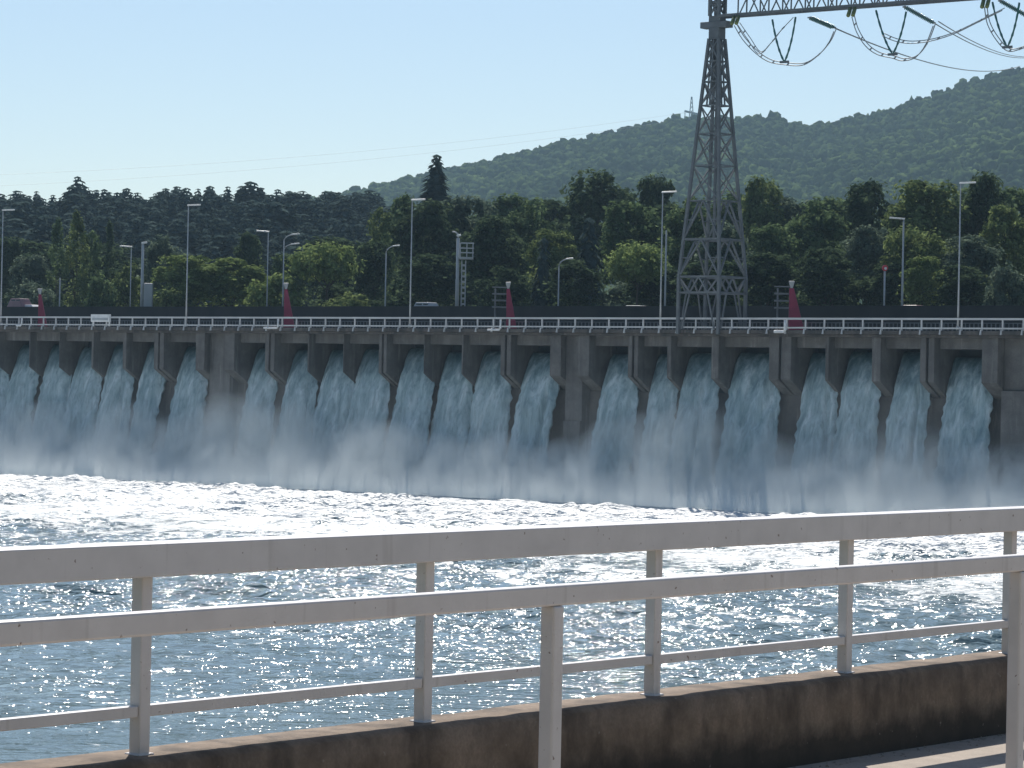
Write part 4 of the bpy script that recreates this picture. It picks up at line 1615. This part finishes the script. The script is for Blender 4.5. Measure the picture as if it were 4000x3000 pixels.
# kerb wall with chipped top edges
def kerb_mesh():
    w = MB()
    n = int((T1 - T0) / .07)
    prof = [(-.15, -6.0), (-.15, -1.39), (-.13, -1.363), (-.02, -1.363), (.10, -1.365), (.128, -1.385), (.132, -1.50), (.134, -1.62), (.136, -1.75), (.136, -1.95)]
    for j in range(n + 1):
        tv = T0 + (T1 - T0) * j / n
        for o_, z in prof:
            a = mnoise.noise(Vector((tv * 2.2, o_ * 9, z * 6)))
            b_ = mnoise.noise(Vector((tv * 9.0, o_ * 19, z * 16 + 4)))
            chip = 0.0
            if -1.40 < z < -1.36:
                cc = mnoise.noise(Vector((tv * 4.0, 7.7, o_ * 3)))
                chip = -max(0, cc - .25) * .014
            k = .006 if z > -1.8 else 0
            w.v.append(tuple(near(tv, o_ + (a * .8 + b_ * .5) * k, z + (b_ * .5 + a * .2) * k * (1 if z > -1.7 else 0) + chip)))
    r_ = len(prof)
    for j in range(n):
        for k in range(r_ - 1):
            a = j * r_ + k
            w.f.append((a, a + 1, a + 1 + r_, a + r_))
    return w
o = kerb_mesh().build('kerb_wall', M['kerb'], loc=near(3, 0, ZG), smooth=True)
tag(o, 'low dark brown mottled concrete kerb wall carrying the white railing', 'kerb')
# promenade
pmat = concrete('promenade_concrete', (0.36, 0.305, 0.25), (0.46, 0.39, 0.325), (0.29, 0.245, 0.205), scale=6.0, stretch=(1, 1, 1), sfac=0.4)
w = MB()
w.v = [tuple(near(T0 - 30, .13, ZG)), tuple(near(T1 + 60, .13, ZG)), tuple(near(T1 + 60, 40, ZG)), tuple(near(T0 - 30, 40, ZG))]
w.f = [(0, 1, 2, 3)]
struct(w.build('promenade', pmat))
w = MB()
w.hexa([near(T0 - 30, -.5, -11.5), near(T1 + 60, -.5, -11.5), near(T1 + 60, .1, -11.5), near(T0 - 30, .1, -11.5),
        near(T0 - 30, -.15, -5.9), near(T1 + 60, -.15, -5.9), near(T1 + 60, .1, -5.9), near(T0 - 30, .1, -5.9)])
struct(w.build('quay_wall', M['dam']))
# dirt and leaf litter in the gutter
dm = plain('gutter_dirt', (0.34, 0.30, 0.25), (0.22, 0.19, 0.16), 30, .95, coord='World')
w = MB()
lr = random.Random(5)
for k in range(420):
    tv = lr.uniform(-1, 6.5)
    of = .15 + abs(lr.gauss(0, .07))
    s = lr.uniform(.004, .014)
    p = near(tv, of, ZG)
    a = lr.uniform(0, 6.28)
    ax = Vector((math.cos(a), math.sin(a), 0)) * s
    ay = Vector((-math.sin(a), math.cos(a), 0)) * s * .6
    up = Vector((0, 0, s * lr.uniform(.3, .9)))
    i = len(w.v)
    w.v += [tuple(p - ax), tuple(p - ay), tuple(p + ax), tuple(p + ay), tuple(p + up)]
    w.f += [(i, i + 1, i + 4), (i + 1, i + 2, i + 4), (i + 2, i + 3, i + 4), (i + 3, i, i + 4)]
struct(w.build('gutter_litter', dm), 'stuff', 'dry crumbs and litter in the gutter along the kerb wall')

# rear railing on the kerb
rr = empty('kerb_railing', near(2, 0, -1.363), 'white painted steel railing with a broad top rail, standing on the kerb wall', 'railing')
w = NB()
tj = [T0, T1]
for a, b_ in zip(tj[:-1], tj[1:]):
    w.nbox(a + .0006, b_ - .0006, -.075, .075, -.722, -.602)
w.build('top_rail', M['paint'], rr, bevel=.006)
tp = [t_at(544, 2937, 0), t_at(1651, 2805, 0), t_at(2547, 2696, 0), t_at(3298, 2613, 0), t_at(3938, 2540, 0)]
step = (tp[-1] - tp[0]) / 4
allp = [tp[0] - step * k for k in (4, 3, 2, 1)] + tp + [tp[-1] + step * k for k in range(1, 9)]
pw = .054
w = NB()
for a, b_ in zip([T0] + allp, allp + [T1]):
    w.nbox(a + pw / 2 + .001, b_ - pw / 2 - .001, -.02, .02, -1.228, -1.187)
w.build('low_rail', M['paint'], rr, bevel=.004)
for tv in allp:
    w = NB()
    w.nbox(tv - pw / 2, tv + pw / 2, -pw / 2, pw / 2, -1.375, -.7225)
    w.nbox(tv - pw / 2 - .012, tv + pw / 2 + .012, -pw / 2 - .012, pw / 2 + .012, -1.372, -1.358)
    w.build('post', M['paint'], rr, bevel=.005)

# front guard rail
OF = 1.105
gr = empty('guard_railing', near(0, OF, ZG), 'white painted guard rail on thick ground posts, nearest to the viewer', 'railing')
w = NB(); w.nbox(T0, T1, OF - .03, OF + .03, -.806, -.731); w.build('rail', M['paint'], gr, bevel=.008)
ta, tb = t_at(2150, 2800, OF), t_at(3966, 2800, OF)
for k in range(-3, 6):
    tv = ta + (tb - ta) * k
    if not T0 < tv < T1:
        continue
    w = NB()
    w.nbox(tv - .031, tv + .031, OF - .0315, OF + .0315, ZG - .05, -.8065)
    w.nbox(tv - .075, tv + .075, OF - .075, OF + .075, ZG - .02, ZG + .012)
    w.build('post', M['paint'], gr, bevel=.008)

# ------------------------------------------------------------------ air
hm = bpy.data.materials.new('air_haze')
hm.use_nodes = True
t = hm.node_tree
t.nodes.remove(t.nodes['Principled BSDF'])
pv = t.nodes.new('ShaderNodeVolumePrincipled')
pv.inputs['Color'].default_value = (0.58, 0.82, 1.0, 1)
pv.inputs['Density'].default_value = 0.00010
pv.inputs['Anisotropy'].default_value = 0.0
t.links.new(pv.outputs[0], t.nodes['Material Output'].inputs['Volume'])
w = MB(); w.box(-900, 900, -520, 3500, -13, 420)
o = w.build('haze', hm)
struct(o, 'stuff', 'pale blue haze in the air')
